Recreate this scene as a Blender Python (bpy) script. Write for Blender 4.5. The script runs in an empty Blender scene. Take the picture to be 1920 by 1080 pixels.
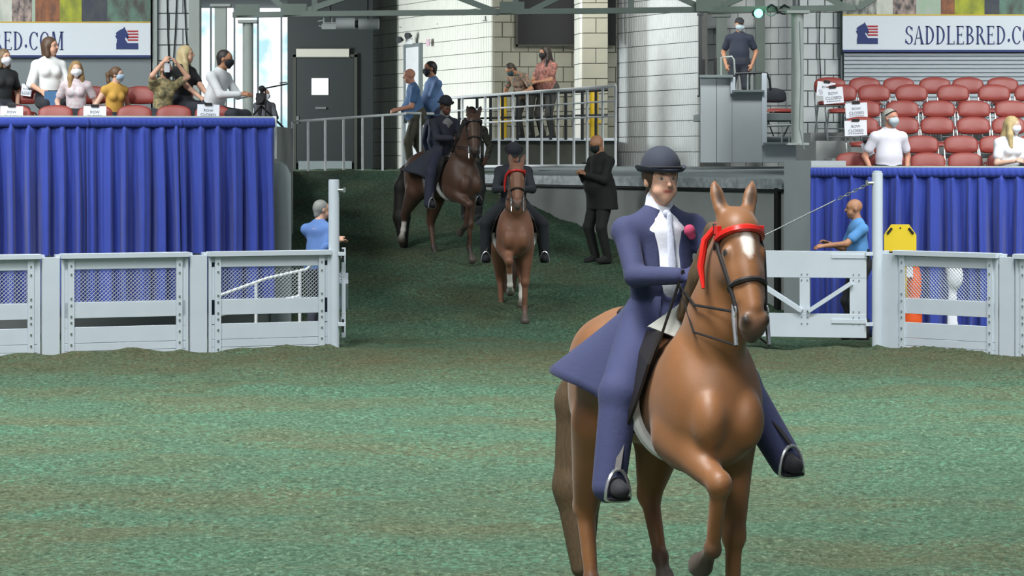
import bpy, math, random
import numpy as np
from mathutils import Vector, Matrix
random.seed(7); np.random.seed(7)
scene = bpy.context.scene
COL = scene.collection
PI = math.pi

# ------------------------------------------------------------------ camera, world, lights, exposure
F_PX, CAM_Z, HOR = 5580.0, 2.35, 290.0      # focal length in pixels, camera height, horizon row
cam_d = bpy.data.cameras.new('camera'); cam = bpy.data.objects.new('camera', cam_d); COL.objects.link(cam)
cam.location = (0, 0, CAM_Z); cam.rotation_euler = (PI / 2, 0, 0)
cam_d.sensor_width = 36.0; cam_d.lens = 36.0 * F_PX / 1920.0
cam_d.shift_y = -(540.0 - HOR) / 1920.0
cam_d.clip_end = 300
scene.camera = cam

def srgb(r, g, b):
    f = lambda v: (v / 255 / 12.92) if v / 255 <= 0.04045 else ((v / 255 + 0.055) / 1.055) ** 2.4
    return (f(r), f(g), f(b))

world = bpy.data.worlds.new('arena_air'); scene.world = world; world.use_nodes = True
bg = world.node_tree.nodes['Background']
bg.inputs[0].default_value = (0.80, 0.90, 1.0, 1); bg.inputs[1].default_value = 0.25

def area_light(name, loc, target, size, power, color=(1, 1, 1), spread=180, size_y=None):
    d = bpy.data.lights.new(name, 'AREA'); d.energy = power; d.color = color
    d.shape = 'RECTANGLE'; d.size = size; d.size_y = size_y or size; d.spread = math.radians(spread)
    o = bpy.data.objects.new(name, d); COL.objects.link(o); o.location = loc
    o.rotation_euler = (Vector(target) - Vector(loc)).to_track_quat('-Z', 'Y').to_euler()
    return o
# the arena's overhead floodlight banks, then one added frontal fill
area_light('arena_flood_or_fill', (-6, 26, 17), (-6, 27, 0), 5, 1800, (0.97, 1.0, 0.98), 88)
area_light('arena_flood_or_fill', (6, 26, 17), (6, 27, 0), 5, 1800, (0.97, 1.0, 0.98), 88)
area_light('arena_flood_or_fill', (-4, 10, 16), (-2, 14, 0), 5, 1700, (1.0, 0.99, 0.96), 90)
area_light('arena_flood_or_fill', (-12, 32, 13), (-7, 42, 3), 3, 420, (0.97, 1.0, 0.98), 90)
area_light('arena_flood_or_fill', (-11, 21, 11), (-7.2, 41, 3.2), 2.5, 170, (0.97, 1.0, 0.98), 42)
area_light('arena_flood_or_fill', (11, 21, 11), (7.4, 41, 3.0), 2.5, 170, (0.97, 1.0, 0.98), 42)
area_light('arena_flood_or_fill', (12, 32, 13), (8, 42, 3), 3, 420, (0.97, 1.0, 0.98), 90)
area_light('arena_flood_or_fill', (-5, -6, 13), (3.0, 15, 1.2), 5, 150, (1.0, 0.99, 0.97), 40)  # added fill from behind the camera, brightens the front rider and horse
# daylight through the concourse windows left of the ramp, and fill lamps added to brighten the concourse
area_light('concourse_daylight', (-8.6, 55, 4.2), (-2.0, 57.5, 3.6), 3.0, 1150, (0.95, 0.98, 1.0), 170, 2.6)
area_light('concourse_fill', (1.3, 49.6, 5.5), (2.6, 54.6, 3.4), 1.6, 85, (1.0, 0.98, 0.94), 170, 0.4)  # added fill on the scored wall
area_light('concourse_fill', (3.9, 47.9, 5.6), (3.9, 51.0, 3.0), 1.6, 95, (0.98, 1.0, 0.98), 160, 0.4)  # added fill on the stair and the walls around it
area_light('concourse_fill', (0.9, 53.2, 5.6), (2.4, 55.4, 3.5), 1.2, 36, (1.0, 0.98, 0.94), 150, 0.4)  # added fill for the dim far end of the scored wall
scene.view_settings.view_transform = 'Standard'; scene.view_settings.look = 'None'
scene.view_settings.exposure = 0.0; scene.view_settings.gamma = 1.0
scene.view_settings.use_curve_mapping = False

def U(px, Y): return (px - 960.0) * Y / F_PX
def V(py, Y): return CAM_Z - (py - HOR) * Y / F_PX
def P(px, py, Y): return Vector((U(px, Y), Y, V(py, Y)))

# ------------------------------------------------------------------ materials
MATS = {}
def mat(name, rgb, rough=0.7, metal=0.0, var=0.0, scale=6.0, bump=0.0, bscale=None, rgb2=None, attr=False, sheen=0.0,
        emit=None, estr=0.0, coat=0.0, spec=0.5, stretch=None):
    if name in MATS: return MATS[name]
    m = bpy.data.materials.new(name); m.use_nodes = True; MATS[name] = m
    nt = m.node_tree; N = nt.nodes; L = nt.links; b = N['Principled BSDF']
    b.inputs['Base Color'].default_value = (*rgb, 1); b.inputs['Roughness'].default_value = rough
    b.inputs['Metallic'].default_value = metal; b.inputs['Coat Weight'].default_value = coat
    b.inputs['Specular IOR Level'].default_value = spec
    if sheen: b.inputs['Sheen Weight'].default_value = sheen
    if emit: b.inputs['Emission Color'].default_value = (*emit, 1); b.inputs['Emission Strength'].default_value = estr
    co = None
    def coords():
        nonlocal co
        if co is None:
            tc = N.new('ShaderNodeTexCoord'); co = tc.outputs['Object']
            if stretch:
                mp = N.new('ShaderNodeMapping'); mp.inputs['Scale'].default_value = stretch
                L.new(co, mp.inputs['Vector']); co = mp.outputs['Vector']
        return co
    base = None
    if attr:
        a = N.new('ShaderNodeAttribute'); a.attribute_name = 'tint'; base = a.outputs['Color']
    if var or rgb2:
        n = N.new('ShaderNodeTexNoise'); n.inputs['Scale'].default_value = scale; n.inputs['Detail'].default_value = 5
        L.new(coords(), n.inputs['Vector'])
        if rgb2:
            r = N.new('ShaderNodeValToRGB'); r.color_ramp.elements[0].color = (*rgb, 1); r.color_ramp.elements[1].color = (*rgb2, 1)
            r.color_ramp.elements[0].position = 0.35; r.color_ramp.elements[1].position = 0.65
            L.new(n.outputs['Fac'], r.inputs['Fac']); base = r.outputs['Color']
        else:
            mr = N.new('ShaderNodeMapRange'); mr.inputs['From Min'].default_value = 0.25; mr.inputs['From Max'].default_value = 0.75
            mr.inputs['To Min'].default_value = 1 - var; mr.inputs['To Max'].default_value = 1 + var
            L.new(n.outputs['Fac'], mr.inputs['Value'])
            mx = N.new('ShaderNodeVectorMath'); mx.operation = 'SCALE'
            if base is None: mx.inputs[0].default_value = rgb
            else: L.new(base, mx.inputs[0])
            L.new(mr.outputs['Result'], mx.inputs['Scale']); base = mx.outputs['Vector']
    if base is not None: L.new(base, b.inputs['Base Color'])
    if bump:
        n2 = N.new('ShaderNodeTexNoise'); n2.inputs['Scale'].default_value = bscale or scale * 4; n2.inputs['Detail'].default_value = 4
        L.new(coords(), n2.inputs['Vector'])
        bp = N.new('ShaderNodeBump'); bp.inputs['Strength'].default_value = bump; bp.inputs['Distance'].default_value = 0.01
        L.new(n2.outputs['Fac'], bp.inputs['Height']); L.new(bp.outputs['Normal'], b.inputs['Normal'])
    return m

M_WHITE = mat('white_paint', srgb(196, 205, 214), 0.45, var=0.05, scale=3, bump=0.05, bscale=60)
M_RAILW = mat('railing_paint', srgb(224, 228, 230), 0.5, var=0.04)
M_STEEL = mat('grey_steel_paint', srgb(150, 158, 154), 0.55, var=0.08, scale=4)
M_TRUSS = mat('truss_paint', srgb(98, 110, 104), 0.6, var=0.1, scale=3)
M_CHROME = mat('chrome', srgb(190, 195, 195), 0.25, 0.9)
M_DARKM = mat('dark_metal', srgb(38, 42, 44), 0.5, 0.3)
M_BLACK = mat('black_rubber', srgb(18, 20, 22), 0.7)
M_CONC = mat('painted_concrete', srgb(118, 128, 130), 0.7, var=0.10, scale=2.2, bump=0.15, bscale=40)
M_LIP = mat('worn_steel_edge', srgb(176, 184, 188), 0.4, 0.3, var=0.45, scale=9, bump=0.3, bscale=30)
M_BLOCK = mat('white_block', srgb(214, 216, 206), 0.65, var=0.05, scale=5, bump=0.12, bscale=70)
M_BLOCKT = mat('shaded_cream_block', srgb(152, 152, 136), 0.65, var=0.05, scale=5, bump=0.12, bscale=70)  # cream darkened to carry the shade of the camera-facing blocks
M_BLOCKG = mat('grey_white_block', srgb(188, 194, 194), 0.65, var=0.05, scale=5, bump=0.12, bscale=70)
M_MORTAR = mat('mortar', srgb(104, 106, 104), 0.9, var=0.1, scale=8)
M_GREYW = mat('grey_wall_paint', srgb(118, 126, 130), 0.7, var=0.04, scale=2)
M_RED = mat('red_vinyl', srgb(136, 50, 42), 0.5, var=0.06, scale=5, spec=0.6)
M_PAPER = mat('paper', srgb(228, 232, 240), 0.8)
M_INK = mat('ink_navy', srgb(48, 60, 110), 0.8)
M_INKG = mat('ink_grey', srgb(96, 104, 120), 0.8)
M_INKR = mat('ink_red', srgb(170, 44, 52), 0.8)
M_BANNER = mat('banner_vinyl', srgb(205, 212, 220), 0.55, var=0.03, scale=1.2)
M_CURT = mat('blue_drape', srgb(40, 62, 156), 0.75, var=0.08, scale=3, bump=0.1, bscale=90, sheen=0.25)
M_YEL = mat('yellow_plastic', srgb(222, 194, 40), 0.45)
M_YELP = mat('yellow_paint', srgb(196, 164, 24), 0.5)
M_TIER = mat('pale_concrete', srgb(160, 164, 162), 0.8, var=0.08, scale=3)
M_PANEL = mat('grey_panel_paint', srgb(176, 184, 188), 0.6, var=0.05, scale=2)
M_SHUT = mat('shutter_paint', srgb(166, 174, 180), 0.5, var=0.03)
M_DOOR = mat('dark_green_door', srgb(22, 31, 31), 0.5, var=0.06)
M_DARKW = mat('dark_wall', srgb(56, 60, 52), 0.75, var=0.06)

# ------------------------------------------------------------------ object helpers
def link(name, me, m=None, parent=None, smooth=False):
    o = bpy.data.objects.new(name, me); COL.objects.link(o)
    if m is not None and len(me.materials) == 0: me.materials.append(m)
    if parent is not None: o.parent = parent
    if smooth: me.shade_smooth()
    return o
def tag(o, label=None, cat=None, group=None, kind=None):
    if label: o['label'] = label
    if cat: o['category'] = cat
    if group: o['group'] = group
    if kind: o['kind'] = kind
    return o
def thing(name, label, cat, loc=(0, 0, 0), rz=0.0, group=None, kind=None):
    o = bpy.data.objects.new(name, None); COL.objects.link(o); o.location = loc; o.rotation_euler = (0, 0, rz)
    o.empty_display_size = 0.1
    return tag(o, label, cat, group, kind)
def copy_tree(o, parent=None):
    c = o.copy(); COL.objects.link(c); c.parent = parent
    for ch in list(o.children): copy_tree(ch, c)
    return c

class MB:
    """collects boxes, bars, tubes and prisms into one mesh"""
    def __init__(s): s.v = []; s.f = []
    def add(s, vs, fs):
        n = len(s.v); s.v += [tuple(v) for v in vs]; s.f += [tuple(i + n for i in f) for f in fs]; return s
    def box(s, c, d, M=None):
        x, y, z = d[0] / 2, d[1] / 2, d[2] / 2
        b = min(x, y, z) * 0.12; b = min(b, 0.006)
        # box with chamfered vertical edges and top rim
        vs = []
        for zz, ins in ((-z, b), (-z + b, 0), (z - b, 0), (z, b)):
            X, Y = x - ins, y - ins
            for sx, sy in ((-1, -1), (1, -1), (1, 1), (-1, 1)): vs.append(Vector((sx * X, sy * Y, zz)))
        fs = [(3, 2, 1, 0), (12, 13, 14, 15)]
        for k in range(3):
            for i in range(4): fs.append((k * 4 + i, k * 4 + (i + 1) % 4, k * 4 + 4 + (i + 1) % 4, k * 4 + 4 + i))
        if M is not None: vs = [M @ v for v in vs]
        return s.add([v + Vector(c) for v in vs], fs)
    def bar(s, a, b, w, h, up=(0, 0, 1)):
        a, b = Vector(a), Vector(b); d = (b - a); l = d.length; d.normalize()
        sd = d.cross(Vector(up))
        if sd.length < 1e-4: sd = d.cross(Vector((1, 0, 0)))
        sd.normalize(); u = sd.cross(d)
        vs = [p + sd * (sx * w / 2) + u * (sy * h / 2) for p in (a, b) for sx, sy in ((-1, -1), (1, -1), (1, 1), (-1, 1))]
        return s.add(vs, [(3, 2, 1, 0), (4, 5, 6, 7), (0, 1, 5, 4), (1, 2, 6, 5), (2, 3, 7, 6), (3, 0, 4, 7)])
    def tube(s, pts, r, n=8, closed=False, caps=True):
        pts = [Vector(p) for p in pts]; m = len(pts); rr = r if isinstance(r, (list, tuple)) else [r] * m
        vs = []; prev = None
        for i, p in enumerate(pts):
            if closed: t = pts[(i + 1) % m] - pts[i - 1]
            else: t = pts[min(i + 1, m - 1)] - pts[max(i - 1, 0)]
            t.normalize()
            if prev is None:
                sd = t.cross(Vector((0, 0, 1)))
                if sd.length < 0.05: sd = t.cross(Vector((1, 0, 0)))
            else: sd = prev - t * prev.dot(t)
            sd.normalize(); prev = sd; u = t.cross(sd)
            for k in range(n):
                a = 2 * PI * k / n; vs.append(p + (sd * math.cos(a) + u * math.sin(a)) * rr[i])
        fs = []
        for i in range(m if closed else m - 1):
            j = (i + 1) % m
            for k in range(n): fs.append((i * n + k, i * n + (k + 1) % n, j * n + (k + 1) % n, j * n + k))
        if caps and not closed:
            fs.append(tuple(range(n - 1, -1, -1))); fs.append(tuple((m - 1) * n + k for k in range(n)))
        return s.add(vs, fs)
    def lathe(s, prof, n=20, c=(0, 0, 0)):
        vs = [Vector((r * math.cos(2 * PI * k / n), r * math.sin(2 * PI * k / n), z)) + Vector(c) for r, z in prof for k in range(n)]
        fs = [(i * n + k, i * n + (k + 1) % n, (i + 1) * n + (k + 1) % n, (i + 1) * n + k) for i in range(len(prof) - 1) for k in range(n)]
        fs.append(tuple(range(n - 1, -1, -1))); fs.append(tuple((len(prof) - 1) * n + k for k in range(n)))
        return s.add(vs, fs)
    def prism(s, pts, n, t):
        """planar outline pts (3D), extruded by vector n*t"""
        n = Vector(n) * t; m = len(pts); a = [Vector(p) for p in pts]
        return s.add(a + [p + n for p in a], [tuple(range(m - 1, -1, -1)), tuple(range(m, 2 * m))] + [(i, (i + 1) % m, m + (i + 1) % m, m + i) for i in range(m)])
    def mesh(s, name):
        me = bpy.data.meshes.new(name); me.from_pydata(s.v, [], s.f); me.update(); return me
    def build(s, name, m, parent=None, smooth=False):
        o = link(name, s.mesh(name), m, parent)
        if smooth:
            o.data.shade_smooth()
            try: o.data.set_sharp_from_angle(angle=math.radians(40))
            except Exception: pass
        return o
def struct(o, kind='structure'): o['kind'] = kind; return o

# ------------------------------------------------------------------ signed-distance modelling (one smooth skin per body)
def rc(a, b, ra, rb=None, k=0.03, flat=None, col=None, sub=False, paint=False, soft=0.006):
    return dict(t='rc', a=np.array(a, float), b=np.array(b, float), ra=ra, rb=ra if rb is None else rb, k=k, flat=flat, col=col, sub=sub, paint=paint, soft=soft)
def el(c, r, k=0.03, R=None, col=None, sub=False, paint=False, soft=0.006):
    return dict(t='el', a=np.array(c, float), r=np.array(r, float), k=k, R=R, col=col, sub=sub, paint=paint, soft=soft)
def chain(pts, rs, k=0.03, **kw):
    return [rc(pts[i], pts[i + 1], rs[i], rs[i + 1], k, **kw) for i in range(len(pts) - 1)]
def p_dist(p, X, off=0.0):
    if p['t'] == 'rc':
        a, b = p['a'], p['b']; ab = b - a; l2 = max(float(ab @ ab), 1e-9)
        q = X - a; t = np.clip((q @ ab) / l2, 0, 1); d = q - t[..., None] * ab
        if p['flat'] is not None:
            n, s = p['flat']; n = np.array(n, float); n /= np.linalg.norm(n)
            c = d @ n; dd = np.sqrt(np.maximum((d * d).sum(-1) + c * c * (1 / (s * s) - 1), 1e-12))
            return (dd - (p['ra'] + (p['rb'] - p['ra']) * t)) * (0.5 + 0.5 * s) - off
        return np.sqrt((d * d).sum(-1)) - (p['ra'] + (p['rb'] - p['ra']) * t) - off
    q = X - p['a']
    if p['R'] is not None: q = q @ p['R']
    r = p['r'] + off
    k0 = np.sqrt(((q / r) ** 2).sum(-1)); k1 = np.sqrt(((q / (r * r)) ** 2).sum(-1)) + 1e-9
    return k0 * (k0 - 1) / k1
def p_box(p, m):
    if p['t'] == 'rc':
        r = max(p['ra'], p['rb']) + m
        return np.minimum(p['a'], p['b']) - r, np.maximum(p['a'], p['b']) + r
    r = p['r'].max() + m
    return p['a'] - r, p['a'] + r
def sdf_mesh(name, prims, h, off=0.0, clips=(), base=(0.5, 0.5, 0.5), sig=0.012, colour=True):
    """surface nets over a smooth union; clips = (point, normal): keep the side the normal points away from"""
    solid = [p for p in prims if not p['sub'] and not p['paint']]
    lo = np.min([p_box(p, off + 3 * h)[0] for p in solid], 0); hi = np.max([p_box(p, off + 3 * h)[1] for p in solid], 0)
    n = np.ceil((hi - lo) / h).astype(int) + 1
    ax = [lo[i] + h * np.arange(n[i]) for i in range(3)]
    Fd = np.full(n, 1.0, np.float32)
    for p in prims:
        if p['paint']: continue
        bl, bh = p_box(p, off + p['k'] + 3 * h)
        i0 = np.clip(np.floor((bl - lo) / h).astype(int), 0, n); i1 = np.clip(np.ceil((bh - lo) / h).astype(int) + 1, 0, n)
        if (i1 <= i0).any(): continue
        sl = tuple(slice(i0[i], i1[i]) for i in range(3))
        X = np.stack(np.meshgrid(*[ax[i][sl[i]] for i in range(3)], indexing='ij'), -1)
        d = p_dist(p, X, 0.0 if p['sub'] else off); A = Fd[sl]; k = p['k']
        if p['sub']: Fd[sl] = np.maximum(A, -d)
        else:
            hh = np.clip(0.5 + 0.5 * (d - A) / k, 0, 1)
            Fd[sl] = d * (1 - hh) + A * hh - k * hh * (1 - hh)
    for pt, nr in clips:
        nr = np.array(nr, float); nr /= np.linalg.norm(nr); pt = np.array(pt, float)
        pl = ((ax[0] - pt[0]) * nr[0])[:, None, None] + ((ax[1] - pt[1]) * nr[1])[None, :, None] + ((ax[2] - pt[2]) * nr[2])[None, None, :]
        Fd = np.maximum(Fd, pl)
    Fd[0] = Fd[-1] = 1; Fd[:, 0] = Fd[:, -1] = 1; Fd[:, :, 0] = Fd[:, :, -1] = 1
    S = Fd < 0
    cnt = np.zeros(n - 1, np.int8)
    for dx in (0, 1):
        for dy in (0, 1):
            for dz in (0, 1): cnt += S[dx:n[0] - 1 + dx, dy:n[1] - 1 + dy, dz:n[2] - 1 + dz]
    act = (cnt > 0) & (cnt < 8); ids = np.full(n - 1, -1, np.int64); I = np.argwhere(act); ids[act] = np.arange(len(I))
    acc = np.zeros((len(I), 3)); w = np.zeros(len(I))
    cs = [(x, y, z) for x in (0, 1) for y in (0, 1) for z in (0, 1)]
    for c0 in cs:
        for a in range(3):
            if c0[a]: continue
            c1 = list(c0); c1[a] = 1
            f0 = Fd[I[:, 0] + c0[0], I[:, 1] + c0[1], I[:, 2] + c0[2]]; f1 = Fd[I[:, 0] + c1[0], I[:, 1] + c1[1], I[:, 2] + c1[2]]
            m = (f0 < 0) != (f1 < 0); t = np.where(m, f0 / np.where(m, f0 - f1, 1), 0)
            e = np.tile(np.array(c0, float), (len(I), 1)); e[:, a] += t; acc[m] += e[m]; w[m] += 1
    Vv = lo + h * (I + acc / w[:, None])
    quads = []
    for a in range(3):
        b, c = (a + 1) % 3, (a + 2) % 3
        s0 = [slice(None)] * 3; s1 = [slice(None)] * 3; s0[a] = slice(0, n[a] - 1); s1[a] = slice(1, n[a])
        E = np.argwhere(S[tuple(s0)] != S[tuple(s1)])
        E = E[(E[:, b] > 0) & (E[:, c] > 0) & (E[:, b] < n[b] - 1) & (E[:, c] < n[c] - 1)]
        inside = S[E[:, 0], E[:, 1], E[:, 2]]
        def cid(db, dc):
            J = E.copy(); J[:, b] -= db; J[:, c] -= dc; return ids[J[:, 0], J[:, 1], J[:, 2]]
        q = np.stack([cid(1, 1), cid(0, 1), cid(0, 0), cid(1, 0)], 1)
        q[~inside] = q[~inside][:, ::-1]; quads.append(q)
    Q = np.concatenate(quads); me = bpy.data.meshes.new(name)
    me.vertices.add(len(Vv)); me.vertices.foreach_set('co', Vv.astype(np.float32).ravel())
    me.loops.add(len(Q) * 4); me.loops.foreach_set('vertex_index', Q.astype(np.int32).ravel())
    me.polygons.add(len(Q)); me.polygons.foreach_set('loop_start', (np.arange(len(Q)) * 4).astype(np.int32))
    me.update(calc_edges=True); me.shade_smooth()
    if colour:
        W = np.zeros(len(Vv)); Cc = np.zeros((len(Vv), 3))
        for p in solid:
            ww = np.exp(-np.clip(p_dist(p, Vv, off), -0.05, 1) / sig); W += ww
            Cc += ww[:, None] * np.array(p['col'] or base)
        Cc /= W[:, None]
        for p in prims:
            if p['paint']:
                aa = np.clip(0.5 - p_dist(p, Vv) / (2 * p['soft']), 0, 1)[:, None]; Cc = Cc * (1 - aa) + np.array(p['col']) * aa
        at = me.color_attributes.new('tint', 'FLOAT_COLOR', 'POINT')
        at.data.foreach_set('color', np.concatenate([Cc, np.ones((len(Vv), 1))], 1).astype(np.float32).ravel())
    return me
# ================================================================== THE SETTING
RAMP0, RAMP1, RAMP_TOP = 38.4, 50.0, 2.06
def gz(x, y):
    """height of the tanbark: flat ring, then the entry ramp"""
    t = min(max((y - RAMP0) / (RAMP1 - RAMP0), 0.0), 1.0)
    e = t * t * (3 - 2 * t) * 0.12 + t * 0.88
    return RAMP_TOP * e
def fence_y(x):
    if x < -2.14: return 36 + (x + 2.14) * math.tan(math.radians(25))
    if x > 4.42: return 36 - (x - 4.42) * math.tan(math.radians(47))
    return 36.0
def make_floor():
    m = bpy.data.materials.new('green_tanbark'); m.use_nodes = True; nt = m.node_tree; N = nt.nodes; L = nt.links; b = N['Principled BSDF']
    b.inputs['Roughness'].default_value = 0.95; b.inputs['Specular IOR Level'].default_value = 0.15
    tc = N.new('ShaderNodeTexCoord')
    def noise(sc, det=4, stretch=None, rough=0.6):
        n = N.new('ShaderNodeTexNoise'); n.inputs['Scale'].default_value = sc; n.inputs['Detail'].default_value = det; n.inputs['Roughness'].default_value = rough
        if stretch:
            mp = N.new('ShaderNodeMapping'); mp.inputs['Scale'].default_value = stretch; L.new(tc.outputs['Object'], mp.inputs[0]); L.new(mp.outputs[0], n.inputs['Vector'])
        else: L.new(tc.outputs['Object'], n.inputs['Vector'])
        return n.outputs['Fac']
    def ramp(fac, stops):
        r = N.new('ShaderNodeValToRGB'); e = r.color_ramp.elements
        while len(e) < len(stops): e.new(0.5)
        for i, (p, c) in enumerate(stops): e[i].position = p; e[i].color = (*c, 1)
        L.new(fac, r.inputs[0]); return r.outputs[0]
    def mix(f, a, c2, mode='MIX'):
        mx = N.new('ShaderNodeMix'); mx.data_type = 'RGBA'; mx.blend_type = mode
        if isinstance(f, float): mx.inputs[0].default_value = f
        else: L.new(f, mx.inputs[0])
        L.new(a, mx.inputs[6]); L.new(c2, mx.inputs[7]); return mx.outputs[2]
    green = ramp(noise(26, 8, (1, 0.7, 1), 0.85), [(0.34, srgb(18, 30, 22)), (0.45, srgb(52, 74, 58)), (0.56, srgb(74, 100, 80)), (0.68, srgb(128, 154, 130))])
    brown = ramp(noise(26, 8, (1, 0.7, 1), 0.85), [(0.34, srgb(26, 28, 20)), (0.46, srgb(70, 70, 50)), (0.58, srgb(92, 92, 68)), (0.70, srgb(136, 140, 114))])
    patch = ramp(noise(0.55, 4, (0.8, 1.2, 1)), [(0.42, (0, 0, 0)), (0.62, (1, 1, 1))])
    # the trodden brown track along the rail, and greener tanbark at the ramp
    sep = N.new('ShaderNodeSeparateXYZ'); L.new(tc.outputs['Object'], sep.inputs[0])
    def mrange(src, a, b2, c0, c1):
        r = N.new('ShaderNodeMapRange'); r.interpolation_type = 'SMOOTHSTEP'
        r.inputs[1].default_value = a; r.inputs[2].default_value = b2; r.inputs[3].default_value = c0; r.inputs[4].default_value = c1; L.new(src, r.inputs[0]); return r.outputs[0]
    t1 = mrange(sep.outputs['Y'], 29.5, 34.0, 0, 1); t2 = mrange(sep.outputs['Y'], 35.2, 37.5, 1, 0)
    mu = N.new('ShaderNodeMath'); mu.operation = 'MULTIPLY'; L.new(t1, mu.inputs[0]); L.new(t2, mu.inputs[1])
    n3 = noise(1.6, 4)
    m2 = N.new('ShaderNodeMath'); m2.operation = 'MULTIPLY'; L.new(mu.outputs[0], m2.inputs[0]); L.new(mrange(n3, 0.3, 0.7, 0.6, 1.0), m2.inputs[1])
    m3 = N.new('ShaderNodeMath'); m3.operation = 'MULTIPLY'; L.new(patch, m3.inputs[0]); m3.inputs[1].default_value = 0.6
    mxx = N.new('ShaderNodeMath'); mxx.operation = 'MAXIMUM'; L.new(m2.outputs[0], mxx.inputs[0]); L.new(m3.outputs[0], mxx.inputs[1])
    c = mix(mxx.outputs[0], green, brown)
    # dyed turquoise chips and dark clods
    chips = N.new('ShaderNodeTexVoronoi'); chips.inputs['Scale'].default_value = 34; L.new(tc.outputs['Object'], chips.inputs['Vector'])
    cr = ramp(chips.outputs['Color'], [(0.70, (0, 0, 0)), (0.80, (1, 1, 1))])
    teal = N.new('ShaderNodeRGB'); teal.outputs[0].default_value = (*srgb(78, 128, 104), 1)
    f1 = N.new('ShaderNodeMath'); f1.operation = 'MULTIPLY'; L.new(cr, f1.inputs[0]); L.new(mrange(noise(0.9, 3), 0.42, 0.62, 0.05, 0.5), f1.inputs[1])
    c = mix(f1.outputs[0], c, teal.outputs[0])
    L.new(c, b.inputs['Base Color'])
    bp = N.new('ShaderNodeBump'); bp.inputs['Strength'].default_value = 0.9; bp.inputs['Distance'].default_value = 0.02
    L.new(noise(24, 6, None, 0.75), bp.inputs['Height']); L.new(bp.outputs[0], b.inputs['Normal'])
    xs = np.arange(-9.5, 9.51, 0.1); ys = np.concatenate([np.arange(6, 15, 0.5), np.arange(15, 52, 0.1), np.arange(52, 70.1, 1.5)])
    X, Y = np.meshgrid(xs, ys, indexing='ij')
    Z = np.vectorize(gz)(X, Y)
    rs = np.random.RandomState(3)
    Z += rs.normal(0, 0.006, Z.shape)
    for _ in range(26):   # soft lumps from hooves and the harrow
        kx, ky, ph = rs.normal(0, 3.2), rs.normal(0, 3.2), rs.rand() * 6.28
        Z += 0.004 * np.sin(kx * X + ky * Y + ph)
    FY = np.vectorize(fence_y)(X)
    ridge = np.exp(-((Y - (FY - 0.10)) / 0.16) ** 2) * (0.055 + 0.03 * np.sin(X * 3.1) * np.sin(X * 7.7 + 1))
    ridge *= ((X < -2.2) | (X > 4.3))
    Z += ridge
    Z = np.where(Y > RAMP1, np.minimum(Z, RAMP_TOP + 0.01), Z)
    nx, ny = X.shape; vs = np.stack([X, Y, Z], -1).reshape(-1, 3)
    i, j = np.meshgrid(np.arange(nx - 1), np.arange(ny - 1), indexing='ij'); a = (i * ny + j).ravel()
    Q = np.stack([a, a + ny, a + ny + 1, a + 1], 1)
    me = bpy.data.meshes.new('floor'); me.from_pydata(vs.tolist(), [], Q.tolist()); me.update()
    o = link('floor', me, m, smooth=True); tag(o, 'green dyed tanbark of the ring and the entry ramp', 'ground', kind='structure')
make_floor()

def quad_wall(name, p0, p1, z0, z1, m, th=0.15, label=None, cat='wall'):
    """upright slab between ground points p0 -> p1 (front face on that line, body behind it)"""
    a, b = Vector((*p0, 0)), Vector((*p1, 0)); d = (b - a).normalized(); n = Vector((-d.y, d.x, 0))
    mb = MB(); o = [a, b, b + n * th, a + n * th]
    mb.add([Vector((v.x, v.y, z)) for z in (z0, z1) for v in o], [(3, 2, 1, 0), (4, 5, 6, 7), (0, 1, 5, 4), (1, 2, 6, 5), (2, 3, 7, 6), (3, 0, 4, 7)])
    ob = mb.build(name, m); tag(ob, label, cat, kind='structure'); return ob

def block_mesh(l, h, d, flutes=0):
    """one masonry block, front at -y, chamfered, with scored flutes if asked"""
    c = 0.006; mb = MB()
    if not flutes:
        f = [(-l / 2 + c, -d, -h / 2 + c), (l / 2 - c, -d, -h / 2 + c), (l / 2 - c, -d, h / 2 - c), (-l / 2 + c, -d, h / 2 - c)]
        r = [(-l / 2, -d + c, -h / 2), (l / 2, -d + c, -h / 2), (l / 2, -d + c, h / 2), (-l / 2, -d + c, h / 2)]
        bk = [(x, 0, z) for x, y, z in r]
        mb.add(f + r + bk, [(0, 1, 2, 3)] + [(4 + i, 4 + (i + 1) % 4, (i + 1) % 4, i) for i in range(4)] + [(8 + i, 8 + (i + 1) % 4, 4 + (i + 1) % 4, 4 + i) for i in range(4)])
    else:
        xs = []; w = l / flutes; g = 0.012
        for k in range(flutes):
            x0 = -l / 2 + k * w; xs += [(x0, -d + 0.016), (x0 + g, -d), (x0 + w - g, -d), ]
        xs.append((l / 2, -d + 0.016))
        n = len(xs); vs = [(x, y, z) for z in (-h / 2, h / 2) for x, y in xs] + [(-l / 2, 0, -h / 2), (l / 2, 0, -h / 2), (l / 2, 0, h / 2), (-l / 2, 0, h / 2)]
        fs = [(i, i + 1, n + i + 1, n + i) for i in range(n - 1)]; B = 2 * n
        fs += [tuple([B + 1] + list(range(n - 1, -1, -1)) + [B])[::1], tuple([B + 3] + list(range(n, 2 * n)) + [B + 2]), (B, 0, n, B + 3), (n - 1, B + 1, B + 2, 2 * n - 1)]
        mb.add(vs, fs)
    return mb.mesh('block')
BLK = {}
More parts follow.
